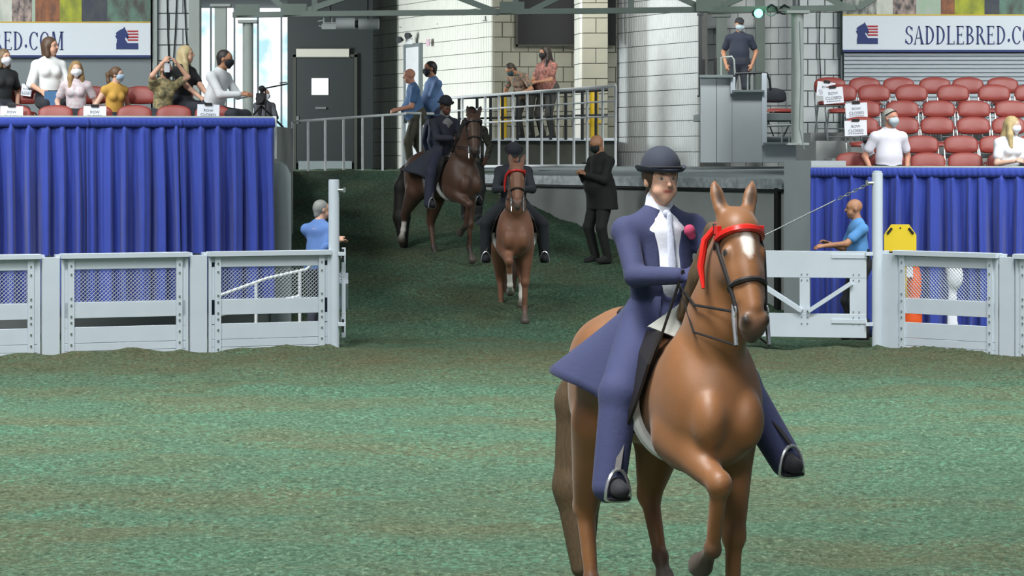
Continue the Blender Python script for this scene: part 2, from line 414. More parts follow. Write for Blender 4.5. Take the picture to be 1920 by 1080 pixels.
def block_wall(name, p0, p1, z0, z1, m, course=0.28, length=0.58, flutes=0, skip=None, label=None, depth=0.045, joint=0.012):
    w = quad_wall(name, p0, p1, z0, z1, M_MORTAR, 0.15, label)
    a, b = Vector((*p0, 0)), Vector((*p1, 0)); d = (b - a); L = d.length; d.normalize(); ang = math.atan2(d.y, d.x)
    r = 0; z = z0
    while z + course * 0.4 < z1:
        hh = min(course, z1 - z); x = 0.0; first = (r % 2 == 1)
        while x < L - 0.03:
            l = length / 2 if first else length
            first = False; l = min(l, L - x)
            cx, cz = x + l / 2, z + hh / 2
            if not (skip and skip(cx, cz)):
                key = (round(l, 2), round(hh, 2), flutes, m.name)
                if key not in BLK:
                    BLK[key] = block_mesh(l - (0.003 if flutes else joint), hh - joint, depth, max(1, round(flutes * l / length)) if flutes else 0); BLK[key].materials.append(m)
                o = bpy.data.objects.new('block', BLK[key]); COL.objects.link(o); o.parent = w
                pp = a + d * cx; jj = random.uniform(-0.003, 0.003)
                o.location = (pp.x + d.y * jj, pp.y - d.x * jj, cz); o.rotation_euler = (0, 0, ang)
            x += l
        z += hh; r += 1
    return w

CEIL = 5.75
# concourse floor behind the ramp is part of the tanbark floor; masonry walls around it
A0 = (U(690, 63.0), 63.0); A1 = (U(925, 56.0), 56.0)
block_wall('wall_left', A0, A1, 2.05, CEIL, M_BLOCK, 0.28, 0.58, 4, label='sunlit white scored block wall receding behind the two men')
block_wall('wall_back', A1, (U(1157, 56.2), 56.2), 2.6, CEIL, M_BLOCKT, 0.28, 0.33, label='cream block wall behind the balcony, shade put in its colour')
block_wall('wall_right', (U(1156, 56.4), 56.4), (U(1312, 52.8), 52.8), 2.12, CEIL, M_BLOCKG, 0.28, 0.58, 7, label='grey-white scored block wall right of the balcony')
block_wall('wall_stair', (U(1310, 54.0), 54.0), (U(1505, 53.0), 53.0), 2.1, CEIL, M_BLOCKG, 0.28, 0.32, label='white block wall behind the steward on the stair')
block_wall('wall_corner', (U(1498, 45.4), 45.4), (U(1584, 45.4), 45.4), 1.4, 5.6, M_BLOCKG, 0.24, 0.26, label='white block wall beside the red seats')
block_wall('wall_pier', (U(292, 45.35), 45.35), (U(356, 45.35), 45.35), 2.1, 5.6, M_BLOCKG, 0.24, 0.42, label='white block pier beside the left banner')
# balcony pillar: lit side coloured as white block, shaded front as darker cream
block_wall('wall_pillar', (U(1092, 54.9), 54.9), (U(1140, 54.9), 54.9), 2.63, CEIL, M_BLOCKT, 0.28, 0.5, label='cream block pillar on the balcony, shade put in its colour')
block_wall('wall_pillar_side', (U(1081, 55.7), 55.7), (U(1092, 54.9), 54.9), 2.63, CEIL, M_BLOCK, 0.28, 0.9, label='side of the balcony pillar, sunlight put in as whiter block')
# dark opening in the balcony wall
mb = MB(); mb.box((U(1025, 55.9), 55.92, 4.95), (1.08, 0.1, 1.1)); o = mb.build('window_1', M_BLACK); tag(o, 'dark square opening high in the balcony wall', 'window', kind='structure')
mb = MB()
for dx in (-0.56, 0.56): mb.box((U(1025, 55.9) + dx, 55.88, 4.95), (0.04, 0.1, 1.14))
mb.box((U(1025, 55.9), 55.88, 4.40), (1.16, 0.1, 0.04)); mb.build('window_frame', M_DARKW, o)
mb = MB(); mb.box((U(1147.5, 55.9), 55.85, 4.95), (0.14, 0.1, 1.1)); tag(mb.build('window_2', M_BLACK), 'narrow dark opening beside the balcony pillar', 'window', kind='structure')
# unseen ceiling and bands added to shade the ramp, then the outer walls
def slab(name, pts, z0, z1, m, label):
    mb = MB(); mb.prism([(x, y, z0) for x, y in pts], (0, 0, 1), z1 - z0); o = mb.build(name, m); tag(o, label, 'ceiling' if 'ceil' in name else 'floor', kind='structure'); return o
slab('ceiling', [(-3.3, 42.3), (3.7, 42.3), (3.7, 47.2), (5.2, 47.2), (5.2, 70.5), (-9, 70.5), (-9, 47.2), (-3.3, 47.2)], CEIL, CEIL + 0.25, M_GREYW, 'unseen grey ceiling added to shade the entry ramp and concourse')  # unseen slab put in as occluder, outline notched to let light past
quad_wall('wall_shade_front', (-3.3, 42.2), (3.7, 42.2), 4.62, CEIL + 0.25, M_GREYW, 0.2, 'unseen grey band added above the truss to shade the ramp')  # unseen band added to cut the floodlight off the ramp
quad_wall('wall_shade_left', (-3.3, 47.2), (-3.3, 42.2), 4.88, CEIL + 0.25, M_GREYW, 0.2, 'unseen grey side band added to shade the ramp from the left')  # unseen return added against light slipping in from the left
quad_wall('wall_shade_right', (3.7, 42.2), (3.7, 47.2), 4.88, CEIL + 0.25, M_GREYW, 0.2, 'unseen grey side band added to shade the ramp from the right')  # unseen return added against light slipping in from the right
quad_wall('wall_outer_left', (-9.0, 46.8), (-9.0, 70), 2.0, CEIL, M_GREYW, -0.2, 'grey outer concourse wall')
quad_wall('wall_outer_right', (5.2, 69), (5.2, 46.8), 1.4, CEIL, M_GREYW, -0.2, 'grey wall closing the concourse')

# platform beside the ramp: retaining wall with a worn steel lip
W0, W1 = Vector((U(884, 48.9), 48.9)), Vector((U(1472, 40.0), 40.0)); wd = (W1 - W0).normalized()
quad_wall('wall_retaining', W0, W1, 0.0, 1.94, M_TIER, 0.25, 'grey concrete retaining wall beside the ramp')
mb = MB(); nn = Vector((-wd.y, wd.x))
def wp(t, off=0.0, z=0): v = W0 + (W1 - W0) * t - nn * off; return Vector((v.x, v.y, z))
mb.bar(wp(0, -0.02, 1.955), wp(1, -0.02, 1.955), 0.14, 0.14)
o = mb.build('trim_1', M_LIP); tag(o, 'worn bright steel edge along the platform', 'trim', kind='structure')
mb = MB(); mb.bar(wp(0, 0.025, 1.865), wp(1, 0.025, 1.865), 0.05, 0.022); mb.bar(wp(0.985, 0.03, 0.05), wp(0.985, 0.03, 1.9), 0.05, 0.10, (wd.x, wd.y, 0))
tag(mb.build('trim_2', M_BLACK), 'black rubber strip below the steel edge', 'trim', kind='structure')
mb = MB()
pl = [wp(0, 0, 2.02), wp(1, 0, 2.02), Vector((5.0, 41.5, 2.05)), Vector((5.0, 50.5, 2.14)), Vector((5.0, 57, 2.14)), Vector((-0.9, 57, 2.14)), Vector((-1.3, 53.6, 2.14))]
mb.prism([(v.x, v.y, v.z) for v in pl], (0, 0, -1), 0.2); tag(mb.build('floor_platform', M_CONC), 'concrete platform beside the ramp', 'floor', kind='structure')
slab('floor_balcony', [(U(893, 53.6), 53.6), (U(1157, 53.4), 53.4), (U(1157, 56.3), 56.3), (U(905, 56.2), 56.2)], 2.1, 2.6, M_DARKW, 'raised balcony floor with dark front')
mb = MB(); mb.bar((U(893, 53.55), 53.55, 2.625), (U(1157, 53.35), 53.35, 2.625), 0.1, 0.05); tag(mb.build('trim_3', M_WHITE), 'white nosing along the balcony floor', 'trim', kind='structure')
# end pier of the stand right of the platform
quad_wall('wall_pier_right', (U(1470, 39.7), 39.7), (U(1521, 38.9), 38.9), 0, 2.27, M_PANEL, 0.5, 'grey concrete pier beside the blue curtain')
# grey bulkhead left of the ramp
mb = MB(); f0, f1 = Vector((U(508, 38.5), 38.5, 0)), Vector((U(546, 38.5), 38.5, 0)); zt = 2.25
pr = [(f0.x, 38.5, 0), (f1.x, 38.5, 0), (f1.x, 38.5, zt - 0.16), (f1.x - 0.05, 38.5, zt - 0.06), (f1.x - 0.14, 38.5, zt), (f0.x, 38.5, zt)]
mb.prism(pr, (-0.0725, 1, 0), 11.4); tag(mb.build('wall_bulkhead', M_CONC), 'grey rounded bulkhead wall left of the ramp', 'wall', kind='structure')

# stepped grey stair enclosure with rails (right of the scored wall)
YS = 49.0
def stair_box():
    t = thing('stair_enclosure', 'grey panelled stair enclosure stepping down beside the scored wall', 'stair', (U(1408, YS), YS, 2.08), kind='structure')
    def part(n, x0, x1, y0, y1, m, dy=0.0, th=0.12):
        a, b = P(x0, y1, YS), P(x1, y0, YS); mb = MB(); mb.box(((a.x + b.x) / 2 - t.location.x, dy, (a.z + b.z) / 2 - 2.08), (abs(b.x - a.x), th, abs(b.z - a.z))); return mb.build(n, m, t)
    part('panel', 1313, 1342.5, 145, 305, M_PANEL); part('panel', 1343.5, 1372, 142, 305, M_PANEL); part('panel', 1372.5, 1430, 172, 305, M_PANEL)
    part('panel', 1430.5, 1505, 270, 305, M_PANEL); part('post', 1428, 1437, 138, 273, M_WHITE, -0.03); part('post', 1369, 1378, 145, 176, M_WHITE, -0.03)
    part('cap', 1311, 1374, 141, 146, M_CONC, -0.03, 0.2); part('cap', 1372, 1432, 169, 173, M_CONC, -0.03, 0.2); part('cap', 1430, 1507, 267, 271, M_CONC, -0.03, 0.2)
    def rail(pts, r=0.018, m=M_DARKM):
        mb = MB(); mb.tube([P(x, y, YS) - t.location for x, y in pts], r, 8); return mb.build('handrail', m, t, True)
    rail([(1352, 141), (1352, 108), (1372, 106), (1376, 112), (1378, 140)], 0.016, M_STEEL)
    rail([(1378, 138), (1428, 136), (1438, 138), (1443, 150), (1445, 170)], 0.02)
    rail([(1432, 272), (1432, 240), (1440, 236), (1500, 234), (1506, 240), (1506, 265)], 0.018, M_STEEL)
    for x in (1402, 1410): rail([(x, 170), (x, 138)], 0.013, M_STEEL)
    for x in (1466, 1480): rail([(x, 268), (x, 236)], 0.013, M_STEEL)
    mb = MB(); mb.box((0.0, 1.3, V(214, 50.2) - 2.08 - 0.06), (1.6, 2.3, 0.12)); mb.build('landing', M_CONC, t)
    mb = MB(); mb.box((U(1468, 49.6) - U(1408, YS), 0.75, 0.50), (0.62, 1.3, 0.12)); mb.build('landing', M_CONC, t)
    part('back_post', 1318, 1324, 110, 146, M_BLACK, 0.3); part('back_post', 1341, 1346, 108, 146, M_BLACK, 0.3)
    return t
stair_box()

# stand back walls
YB = 45.0
quad_wall('wall_stand_left', (-9.6, 45.2), (U(286, 45.2), 45.2), 1.5, 6.5, M_GREYW, 0.2, 'plain grey wall behind the left spectators')
mb = MB()   # horizontally ribbed shutter wall behind the red seats
z = 2.6
x0, x1 = U(1582, 45.2), 9.8; vs = []; fs = []
while z < 6.4:
    n = len(vs); vs += [(x0, 45.2, z), (x1, 45.2, z), (x1, 45.17, z + 0.012), (x0, 45.17, z + 0.012), (x1, 45.17, z + 0.05), (x0, 45.17, z + 0.05), (x1, 45.2, z + 0.062), (x0, 45.2, z + 0.062)]
    fs += [(n, n + 1, n + 2, n + 3), (n + 3, n + 2, n + 4, n + 5), (n + 5, n + 4, n + 6, n + 7)]; z += 0.062
mb.add(vs, fs); mb.box(((x0 + x1) / 2, 45.3, 4.5), (x1 - x0, 0.1, 4)); tag(mb.build('wall_stand_right', M_SHUT), 'grey ribbed shutter wall behind the red seats', 'wall', kind='structure')
mb = MB(); mb.box((U(290, 45.3), 45.3, 4), (0.09, 0.2, 5)); tag(mb.build('trim_4', M_STEEL), 'grey corner trim beside the left banner', 'trim', kind='structure')
mb = MB(); mb.box((U(366, 45.4), 45.4, 4), (0.16, 0.3, 4.5)); tag(mb.build('trim_5', M_STEEL), 'broad grey post beside the bright windows', 'trim', kind='structure')
mb = MB(); mb.box((U(1579, 45.3), 45.3, 4), (0.05, 0.12, 4)); tag(mb.build('trim_6', M_CONC), 'pale corner trim beside the right banner', 'trim', kind='structure')

# bright glazed end of the concourse, panes between mullions, trees pale outside
YG = 69.0
gm = bpy.data.materials.new('daylit_glazing'); gm.use_nodes = True; nt = gm.node_tree
b = nt.nodes['Principled BSDF']; b.inputs['Roughness'].default_value = 0.3
n = nt.nodes.new('ShaderNodeTexNoise'); n.inputs['Scale'].default_value = 1.6; n.inputs['Detail'].default_value = 5
tcn = nt.nodes.new('ShaderNodeTexCoord'); nt.links.new(tcn.outputs['Object'], n.inputs['Vector'])
r = nt.nodes.new('ShaderNodeValToRGB'); r.color_ramp.elements[0].position = 0.38; r.color_ramp.elements[0].color = (*srgb(170, 215, 222), 1); r.color_ramp.elements[1].position = 0.56; r.color_ramp.elements[1].color = (1, 1, 1, 1)
nt.links.new(n.outputs['Fac'], r.inputs[0]); nt.links.new(r.outputs[0], b.inputs['Emission Color']); nt.links.new(r.outputs[0], b.inputs['Base Color']); b.inputs['Emission Strength'].default_value = 0.95
w = thing('window_3', 'tall bright windows at the end of the concourse', 'window', (U(455, YG), YG, 2.0), kind='structure')
for i in range(5):
    xa = 352 + i * 44; a, c2 = P(xa, 315, YG), P(xa + 42, -40, YG); mb = MB(); mb.box(((a.x + c2.x) / 2 - w.location.x, 0, (a.z + c2.z) / 2 - 2.0), (c2.x - a.x, 0.04, c2.z - a.z)); mb.build('pane', gm, w)
    mb = MB(); mb.box((a.x - w.location.x, -0.02, 2.2), (0.04, 0.12, 4.6)); mb.build('mullion', M_WHITE, w)
# dark door wall
YD = 60.5
quad_wall('wall_door', (U(539, YD), YD), (U(699, YD), YD), 2.0, CEIL, M_DOOR, 0.2, 'dark green wall around the concourse door')
def at(t, px, py, Y): v = P(px, py, Y); return v - t.location
d = thing('door_1', 'dark green door with a small bright window', 'door', (U(610, YD), YD - 0.04, 2.06), kind='structure')
def dbox(n, x0, x1, y0, y1, m, dy=0, th=0.06, par=None, root=None):
    rt = root or d; a, c2 = P(x0, y1, YD), P(x1, y0, YD); mb = MB()
    mb.box(((a.x + c2.x) / 2 - rt.location.x, dy, (a.z + c2.z) / 2 - rt.location.z), (c2.x - a.x, th, c2.z - a.z)); return mb.build(n, m, par or rt)
dbox('leaf', 556, 664, 108, 306, M_DOOR); dbox('kick_plate', 560, 660, 302, 318, M_CONC, -0.02)
dbox('frame', 550, 555.5, 100, 318, M_DARKW, -0.02); dbox('frame', 664.5, 670, 100, 318, M_DARKW, -0.02); dbox('frame', 550, 670, 102, 107.5, M_DARKW, -0.02)
lw = mat('lit_window', (1, 1, 1), 0.4, emit=(0.97, 1, 1), estr=1.0)
dbox('glass', 585, 616, 147, 178, lw, -0.03); dbox('handle', 592, 612, 201, 205, M_CHROME, -0.06, 0.05); dbox('hinge', 556, 561, 218, 232, M_CHROME, -0.04, 0.04)
s = thing('door_sign', 'blank pale sign board above the dark door', 'sign', (U(606, YD), YD - 0.1, V(107, YD)))
dbox('board', 556, 655, 92, 107, mat('sign_pale', srgb(176, 176, 164), 0.6), 0, 0.04, None, s); dbox('frame', 554, 657, 90, 92, M_DARKW, 0, 0.05, None, s); dbox('frame', 554, 657, 107, 109, M_DARKW, 0, 0.05, None, s)
mb = MB(); mb.box((U(680, 62), 62, 4), (0.2, 0.4, 4)); tag(mb.build('trim_7', M_DARKW), 'dark post between the door and the sunlit wall', 'trim', kind='structure')
# white personnel door on the sunlit wall
dirw = (Vector(A1) - Vector(A0)).normalized(); tw = (U(782, 60.1) - A0[0]) / (A1[0] - A0[0]); pw = Vector(A0) + (Vector(A1) - Vector(A0)) * tw
ang = math.atan2(dirw.y, dirw.x)
d2 = thing('door_2', 'narrow white steel door in the sunlit block wall', 'door', (pw.x, pw.y, 2.06), ang, kind='structure')
dz = V(88, pw.y) - 2.06
mb = MB(); mb.box((0, -0.06, dz / 2), (0.85, 0.06, dz)); mb.build('leaf', M_RAILW, d2)
for sx in (-0.46, 0.46): mb = MB(); mb.box((sx, -0.07, dz / 2), (0.07, 0.1, dz + 0.06)); mb.build('frame', M_CONC, d2)
mb = MB(); mb.box((0, -0.07, dz + 0.03), (0.98, 0.1, 0.07)); mb.build('frame', M_CONC, d2)
mb = MB(); mb.box((-0.36, -0.12, 1.0), (0.05, 0.06, 0.14)); mb.build('handle', M_DARKM, d2)
e = thing('emergency_light', 'twin-headed emergency lamp above the narrow white door', 'lamp', (pw.x - 0.15, pw.y - 0.25, V(78, pw.y)))
mb = MB(); mb.box((0, 0, 0), (0.14, 0.08, 0.12)); mb.build('housing', M_RAILW, e)
for dx, dz2 in ((-0.12, 0.02), (0.05, 0.1)):
    mb = MB(); mb.tube([(dx, -0.02, dz2), (dx - 0.05, -0.07, dz2 + 0.01), (dx - 0.09, -0.12, dz2)], [0.02, 0.06, 0.07], 10); mb.build('lamp_head', M_DARKM, e, True)
mb = MB(); mb.box((0, 0, 0), (0.17, 0.02, 0.14)); o = mb.build('exit_placard', mat('pink_paper', srgb(206, 178, 190), 0.7)); o.location = (U(803, 59.2), 59.0, V(80, 59)); o.rotation_euler = (0, 0, ang); tag(o, 'small pinkish placard beside the emergency lamp', 'sign')
for i, px in enumerate((754, 824, 910)):
    Yc = A0[1] + (A1[1] - A0[1]) * (px - 690) / 235 - 0.25
    mb = MB(); mb.tube([P(px, 50 - i * 6, Yc) , P(px, 42 - i * 6, Yc)], 0.012, 6); mb.bar(P(px - 5, 51 - i * 6, Yc), P(px + 5, 51 - i * 6, Yc), 0.03, 0.012)
    tag(mb.build('pipe_hanger', M_DARKM), ['small dark hanger nearest the dark door post on the sunlit wall', 'middle small dark hanger high on the sunlit wall', 'small dark hanger nearest the corner of the sunlit wall'][i], 'hanger', 'hangers on the sunlit wall')

# ------------------------------------------------------------------ steel truss and columns at the mouth of the ramp
tr = thing('roof_truss', 'grey-green steel truss spanning the mouth of the entry ramp', 'truss', (U(1000, 41), 41, V(25, 41)), kind='structure')
def tp(px, py): 
    Yt = 41.6 - (px - 440) / 1160 * 1.4
    return P(px, py, Yt) - tr.location
def tbar(n, a, b2, w, h): mb = MB(); mb.bar(tp(*a), tp(*b2), w, h); return mb.build(n, M_TRUSS, tr)
tbar('bottom_chord', (438, 28), (1605, 15), 0.12, 0.075); tbar('top_chord', (438, -62), (1605, -75), 0.12, 0.09)
for a, b2 in (((492, -20), (548, 27)), ((556, 27), (690, -20)), ((820, -20), (935, 24)), ((990, 24), (1085, -24)), ((1240, -20), (1325, 19)), ((1335, 19), (1430, -22)), ((1590, 15), (1500, -30)), ((1610, 15), (1680, -30))):
    tbar('diagonal', a, b2, 0.08, 0.08)
for x in (590, 967, 1183): tbar('vertical', (x, 24), (x, -62), 0.08, 0.08)
for x in (465, 553, 960, 1328): mb = MB(); c = tp(x, 22 - (x - 440) / 110); mb.box((c.x, c.y - 0.07, c.z + 0.02), (0.34, 0.02, 0.16)); mb.build('gusset_plate', M_TRUSS, tr)
def column(px, Y, y0, y1, r, label, square=False, m=M_STEEL):
    z0, z1 = V(y1, Y), V(y0, Y); t = thing('steel_column', label, 'column', (U(px, Y), Y, z0), kind='structure')
    mb = MB()
    if square: mb.box((0, 0, (z1 - z0) / 2), (2 * r, 2 * r, z1 - z0))
    else: mb.tube([(0, 0, 0), (0, 0, z1 - z0)], r, 16)
    mb.build('shaft', m, t, not square); mb = MB(); mb.box((0, 0, 0.015), (r * 3.4, r * 3.4, 0.03)); mb.build('base_plate', m, t)
    mb = MB(); mb.box((0, 0, z1 - z0 - 0.02), (r * 3.6, r * 3.0, 0.04)); mb.build('cap_plate', m, t)
column(465, 41.6, 38, 300, 0.075, 'pale grey column under the left end of the truss'); column(414, 44.4, 8, 300, 0.084, 'pale grey column behind the seated man in white', True)
column(1495, 40.2, 20, 272, 0.085, 'grey pipe column beside the red seats'); column(1353, 52.6, 28, 300, 0.09, 'grey square column just left of the steward', True, M_TRUSS)
column(1425, 52.6, -20, 300, 0.08, 'grey square column below the green lamp', True, M_TRUSS); column(1313, 52.3, 25, 182, 0.03, 'thin dark pole at the edge of the scored wall', True, M_DARKM)
# green lamp and clamps on the truss
c = P(1422, 25, 40.28)
t = thing('signal_lamp', 'small glowing green lamp clipped to the truss', 'lamp', c)
mb = MB(); mb.lathe([(0.045, -0.05), (0.075, -0.03), (0.085, 0.0), (0.075, 0.03), (0.04, 0.06)], 16); h = mb.build('housing', M_DARKM, t, True); h.location = (0, 0.06, 0)
mb = MB(); mb.lathe([(0.01, -0.055), (0.04, -0.045), (0.058, -0.015), (0.06, 0.02), (0.04, 0.035)], 16); g = mb.build('lens', mat('green_glow', (0.05, 1, 0.35), 0.4, emit=(0.08, 1.0, 0.42), estr=9.0), t, True); g.rotation_euler = (-PI / 2, 0, 0); g.location = (0, -0.03, 0)
for i, px in enumerate((1446, 1470)):
    t = thing('cable_clamp', ['ring-shaped clamp beside the green lamp', 'dark knotted cable clamp on the truss'][i], 'clamp', P(px, 19, 40.32))
    mb = MB(); mb.tube([(0.075 * math.cos(a), 0, 0.075 * math.sin(a) * (1 - 0.3 * i)) for a in np.linspace(0, 2 * PI, 14)[:-1]], 0.014, 6, True); mb.build('ring', M_CONC if i == 0 else M_BLACK, t, True)
    mb = MB(); mb.tube([(-0.05, -0.03, 0.03), (0.0, -0.06, 0.07), (0.07, -0.03, 0.03), (0.09, -0.02, -0.05)], 0.014, 6); mb.build('cable', M_BLACK, t, True)
# white ceiling unit: two cylinders on a bracket
t = thing('ceiling_unit', 'white twin-cylinder unit hung under the ceiling by the door', 'ceiling unit', P(650, 45, 50))
def cy(x0, x1, y, r, m=M_RAILW, n='cylinder'):
    a, b2 = P(x0, y, 50) - t.location, P(x1, y, 50) - t.location; mb = MB(); mb.tube([a, a + (b2 - a) * 0.04, a + (b2 - a) * 0.96, b2], [r * 0.9, r, r, r * 0.85], 16); return mb.build(n, m, t, True)
cy(630, 666, 44, 0.095); cy(672, 711, 45, 0.09); cy(665, 673, 45, 0.06, M_DARKM, 'coupling')
mb = MB(); mb.lathe([(0.02, 0), (0.07, 0.005), (0.085, 0.02)], 14); e2 = mb.build('end_grille', M_DARKM, t, True); e2.location = P(629, 44, 50) - t.location; e2.rotation_euler = (0, PI / 2, 0)
mb = MB()
for pts in (((596, 40), (606, 38), (606, 50), (597, 48)), ((607, 33), (607, 52)), ((607, 43), (630, 43)), ((622, 33), (622, 52)), ((604, 52), (630, 52))): mb.tube([P(x, y, 50) - t.location for x, y in pts], 0.012, 6)
mb.build('bracket', M_RAILW, t, True); mb = MB(); mb.box(P(617, 50, 50) - t.location, (0.24, 0.15, 0.09)); mb.build('junction_box', M_RAILW, t)
for x in (620, 690): mb = MB(); mb.tube([P(x, 36, 50) - t.location, Vector((U(x, 50), 50, CEIL)) - t.location], 0.012, 6); mb.build('hanger_rod', M_DARKM, t)
# hanging cables in front of the left pier
for i, (x, dx) in enumerate(((313, 4), (332, -8), (345, 9))):
    mb = MB(); mb.tube([P(x, -20, 45.27), P(x + dx * 0.4, 60, 45.27), P(x + dx, 130, 45.27), P(x + dx * 0.7, 230, 45.27)], 0.01, 6)
    tag(mb.build('cable', M_DARKM, None, True), ['dark cable nearest the banner on the white pier', 'middle dark cable on the white block pier', 'dark cable nearest the windows on the white pier'][i], 'cable', 'cables on the left pier')
for i, pts in enumerate((((1499, 40), (1502, 140), (1499, 240), (1508, 280)), ((1538, 10), (1536, 80), (1539, 150)))):
    Yc = (39.95, 45.3)[i]
    mb = MB(); mb.tube([P(x, y, Yc) for x, y in pts], 0.009, 6); tag(mb.build('cable', (M_CONC, M_DARKM)[i], None, True), ['grey cable running down the pipe column', 'thin dark cable on the block wall beside the right banner'][i], 'cable')
# ================================================================== FENCE AND GATES
def bolt_col(x, zs, y=-0.045):
    mb = MB()
    for z in zs: mb.box((x, y, z), (0.02, 0.014, 0.02))
    return mb
def mesh_zigzag(w, h, z0, px=0.05, pz=0.0225):
    mb = MB(); n = int(w / px); m = int(h / pz); dx = w / n; dz = h / m
    for r in range(m + 1):
        z = z0 + r * dz; s = 1 if r % 2 else -1
        for k in range(2 * n):
            xa = -w / 2 + k * dx / 2; za = z + s * (dz / 2 if k % 2 == 0 else -dz / 2); zb = z + s * (dz / 2 if k % 2 else -dz / 2)
            za = min(max(za, z0), z0 + h); zb = min(max(zb, z0), z0 + h); t = 0.0028
            mb.add([(xa, -0.004, za - t), (xa + dx / 2, -0.004, zb - t), (xa + dx / 2, -0.004, zb + t), (xa, -0.004, za + t), (xa, 0.006, za + t), (xa + dx / 2, 0.006, zb + t)], [(0, 1, 2, 3), (3, 2, 5, 4)])
    return mb
M_MESHW = mat('mesh_paint', srgb(190, 198, 204), 0.5)
def make_panel():
    t = thing('ring_fence', '', 'fence', group='white ring fence panels'); W = 1.55
    mb = MB(); mb.box((0, -0.01, 1.17), (W, 0.13, 0.06)); mb.build('cap_rail', M_WHITE, t)
    for z0, z1 in ((1.013, 1.137), (0.445, 0.628), (0.155, 0.34), (0.062, 0.150), (-0.05, 0.057)):
        mb = MB(); mb.box((0, 0, (z0 + z1) / 2), (W - 0.02, 0.045, z1 - z0)); mb.build('board', M_WHITE, t)
    for sx in (-1, 1):
        mb = MB(); mb.box((sx * (W / 2 - 0.055), 0, 0.7), (0.09, 0.045, 0.75)); mb.build('end_block', M_WHITE, t)
        mb = MB(); mb.box((sx * (W / 2 - 0.115), -0.032, 0.56), (0.075, 0.02, 1.16)); st = mb.build('stile', M_WHITE, t)
        o = bolt_col(sx * (W / 2 - 0.115), (1.06, 0.96, 0.68, 0.60, 0.47, 0.4, 0.27, 0.14, 0.04)).build('bolt', M_CHROME, st); o['kind'] = 'stuff'
        mb = MB(); mb.box((sx * (W / 2 - 0.02), -0.028, 0.56), (0.035, 0.012, 1.14)); mb.build('edge_strip', M_WHITE, t)
    mb = mesh_zigzag(W - 0.24, 0.385, 0.628); o = mb.build('wire_mesh', M_MESHW, t); o['kind'] = 'stuff'
    return t
def make_fpost():
    t = thing('fence_post', '', 'post', group='boards between the ring fence panels')
    mb = MB(); mb.box((0, -0.01, 0.56), (0.21, 0.05, 1.2)); mb.build('board', M_WHITE, t)
    for sx in (-1, 1): mb = MB(); mb.box((sx * 0.095, 0.03, 1.165), (0.05, 0.09, 0.05)); mb.build('bracket', M_WHITE, t)
    mb = MB(); mb.box((0, 0.04, 1.15), (0.06, 0.05, 0.06)); mb.build('latch', M_DARKM, t)
    return t
panel0, fpost0 = make_panel(), make_fpost(); used = set()
def place(proto, x, y, rz, label):
    o = proto if proto.name not in used else copy_tree(proto); used.add(proto.name)
    o.location = (x, y, 0.0); o.rotation_euler = (0, 0, rz); o['label'] = label; return o
aL, aR = math.radians(25), math.radians(-47)
LP0 = Vector((U(622, 36.0), 36.0)); dl = Vector((-math.cos(aL), -math.sin(aL)))
s0 = 0.03; LAB = ['white mesh fence panel nearest the left gate post', 'second white mesh fence panel from the left gate post', 'third white mesh fence panel from the left gate post, cut by the frame']
PLAB = ['white board between the first and second panels left of the gate post', 'white board between the second and third panels left of the gate post']
for i in range(3):
    c = LP0 + dl * (s0 + 1.55 / 2); place(panel0, c.x, c.y, aL, LAB[i]); s0 += 1.55
    if i < 2: c = LP0 + dl * (s0 + 0.125); place(fpost0, c.x, c.y, aL, PLAB[i]); s0 += 0.25
RP0 = Vector((U(1657, 36.0), 36.0)); dr = Vector((math.cos(aR), math.sin(aR)))
c = RP0 + dr * 0.10; place(fpost0, c.x, c.y, aR, 'white board between the tall right gate post and its mesh panel')
s0 = 0.20; LAB = ['white mesh fence panel beside the right gate post', 'white mesh fence panel cut by the right frame edge']
for i in range(2):
    c = RP0 + dr * (s0 + 1.55 / 2); place(panel0, c.x, c.y, aR, LAB[i]); s0 += 1.55
    if i == 0: c = RP0 + dr * (s0 + 0.125); place(fpost0, c.x, c.y, aR, 'white board between the two mesh panels right of the gate'); s0 += 0.25
def gate_post(px, top, label, arm):
    Y = 36.0; t = thing('gate_post', label, 'post', (U(px, Y), Y, 0)); zt = V(top, Y)
    mb = MB(); mb.lathe([(0.066, -0.05), (0.066, zt - 0.03), (0.064, zt - 0.01), (0.05, zt)], 20); mb.build('pole', M_WHITE, t, True)
    mb = MB(); mb.lathe([(0.056, zt), (0.056, zt + 0.012), (0.02, zt + 0.018)], 20); mb.build('end_cap', M_DARKM if arm > 0 else M_WHITE, t, True)
    for z in (1.15, 0.30):
        mb = MB(); mb.box((arm * 0.10, -0.01, z), (0.09, 0.07, 0.045)); mb.build('hinge', M_WHITE, t)
        mb = MB(); mb.tube([(arm * 0.11, -0.02, z - 0.1), (arm * 0.11, -0.02, z + 0.06)], 0.016, 8); mb.build('hinge_pin', M_DARKM, t, True)
    mb = MB(); mb.tube([(arm * 0.05, -0.03, zt - 0.13), (arm * 0.12, -0.03, zt - 0.13)], 0.018, 8); mb.box((arm * 0.13, -0.03, zt - 0.13), (0.03, 0.05, 0.06)); mb.build('eye_bolt', M_CHROME, t)
    return t
gate_post(626, 336, 'tall white round gate post left of the ring entrance', 1)
gate_post(1645, 323, 'tall white round gate post right of the ring entrance', -1)
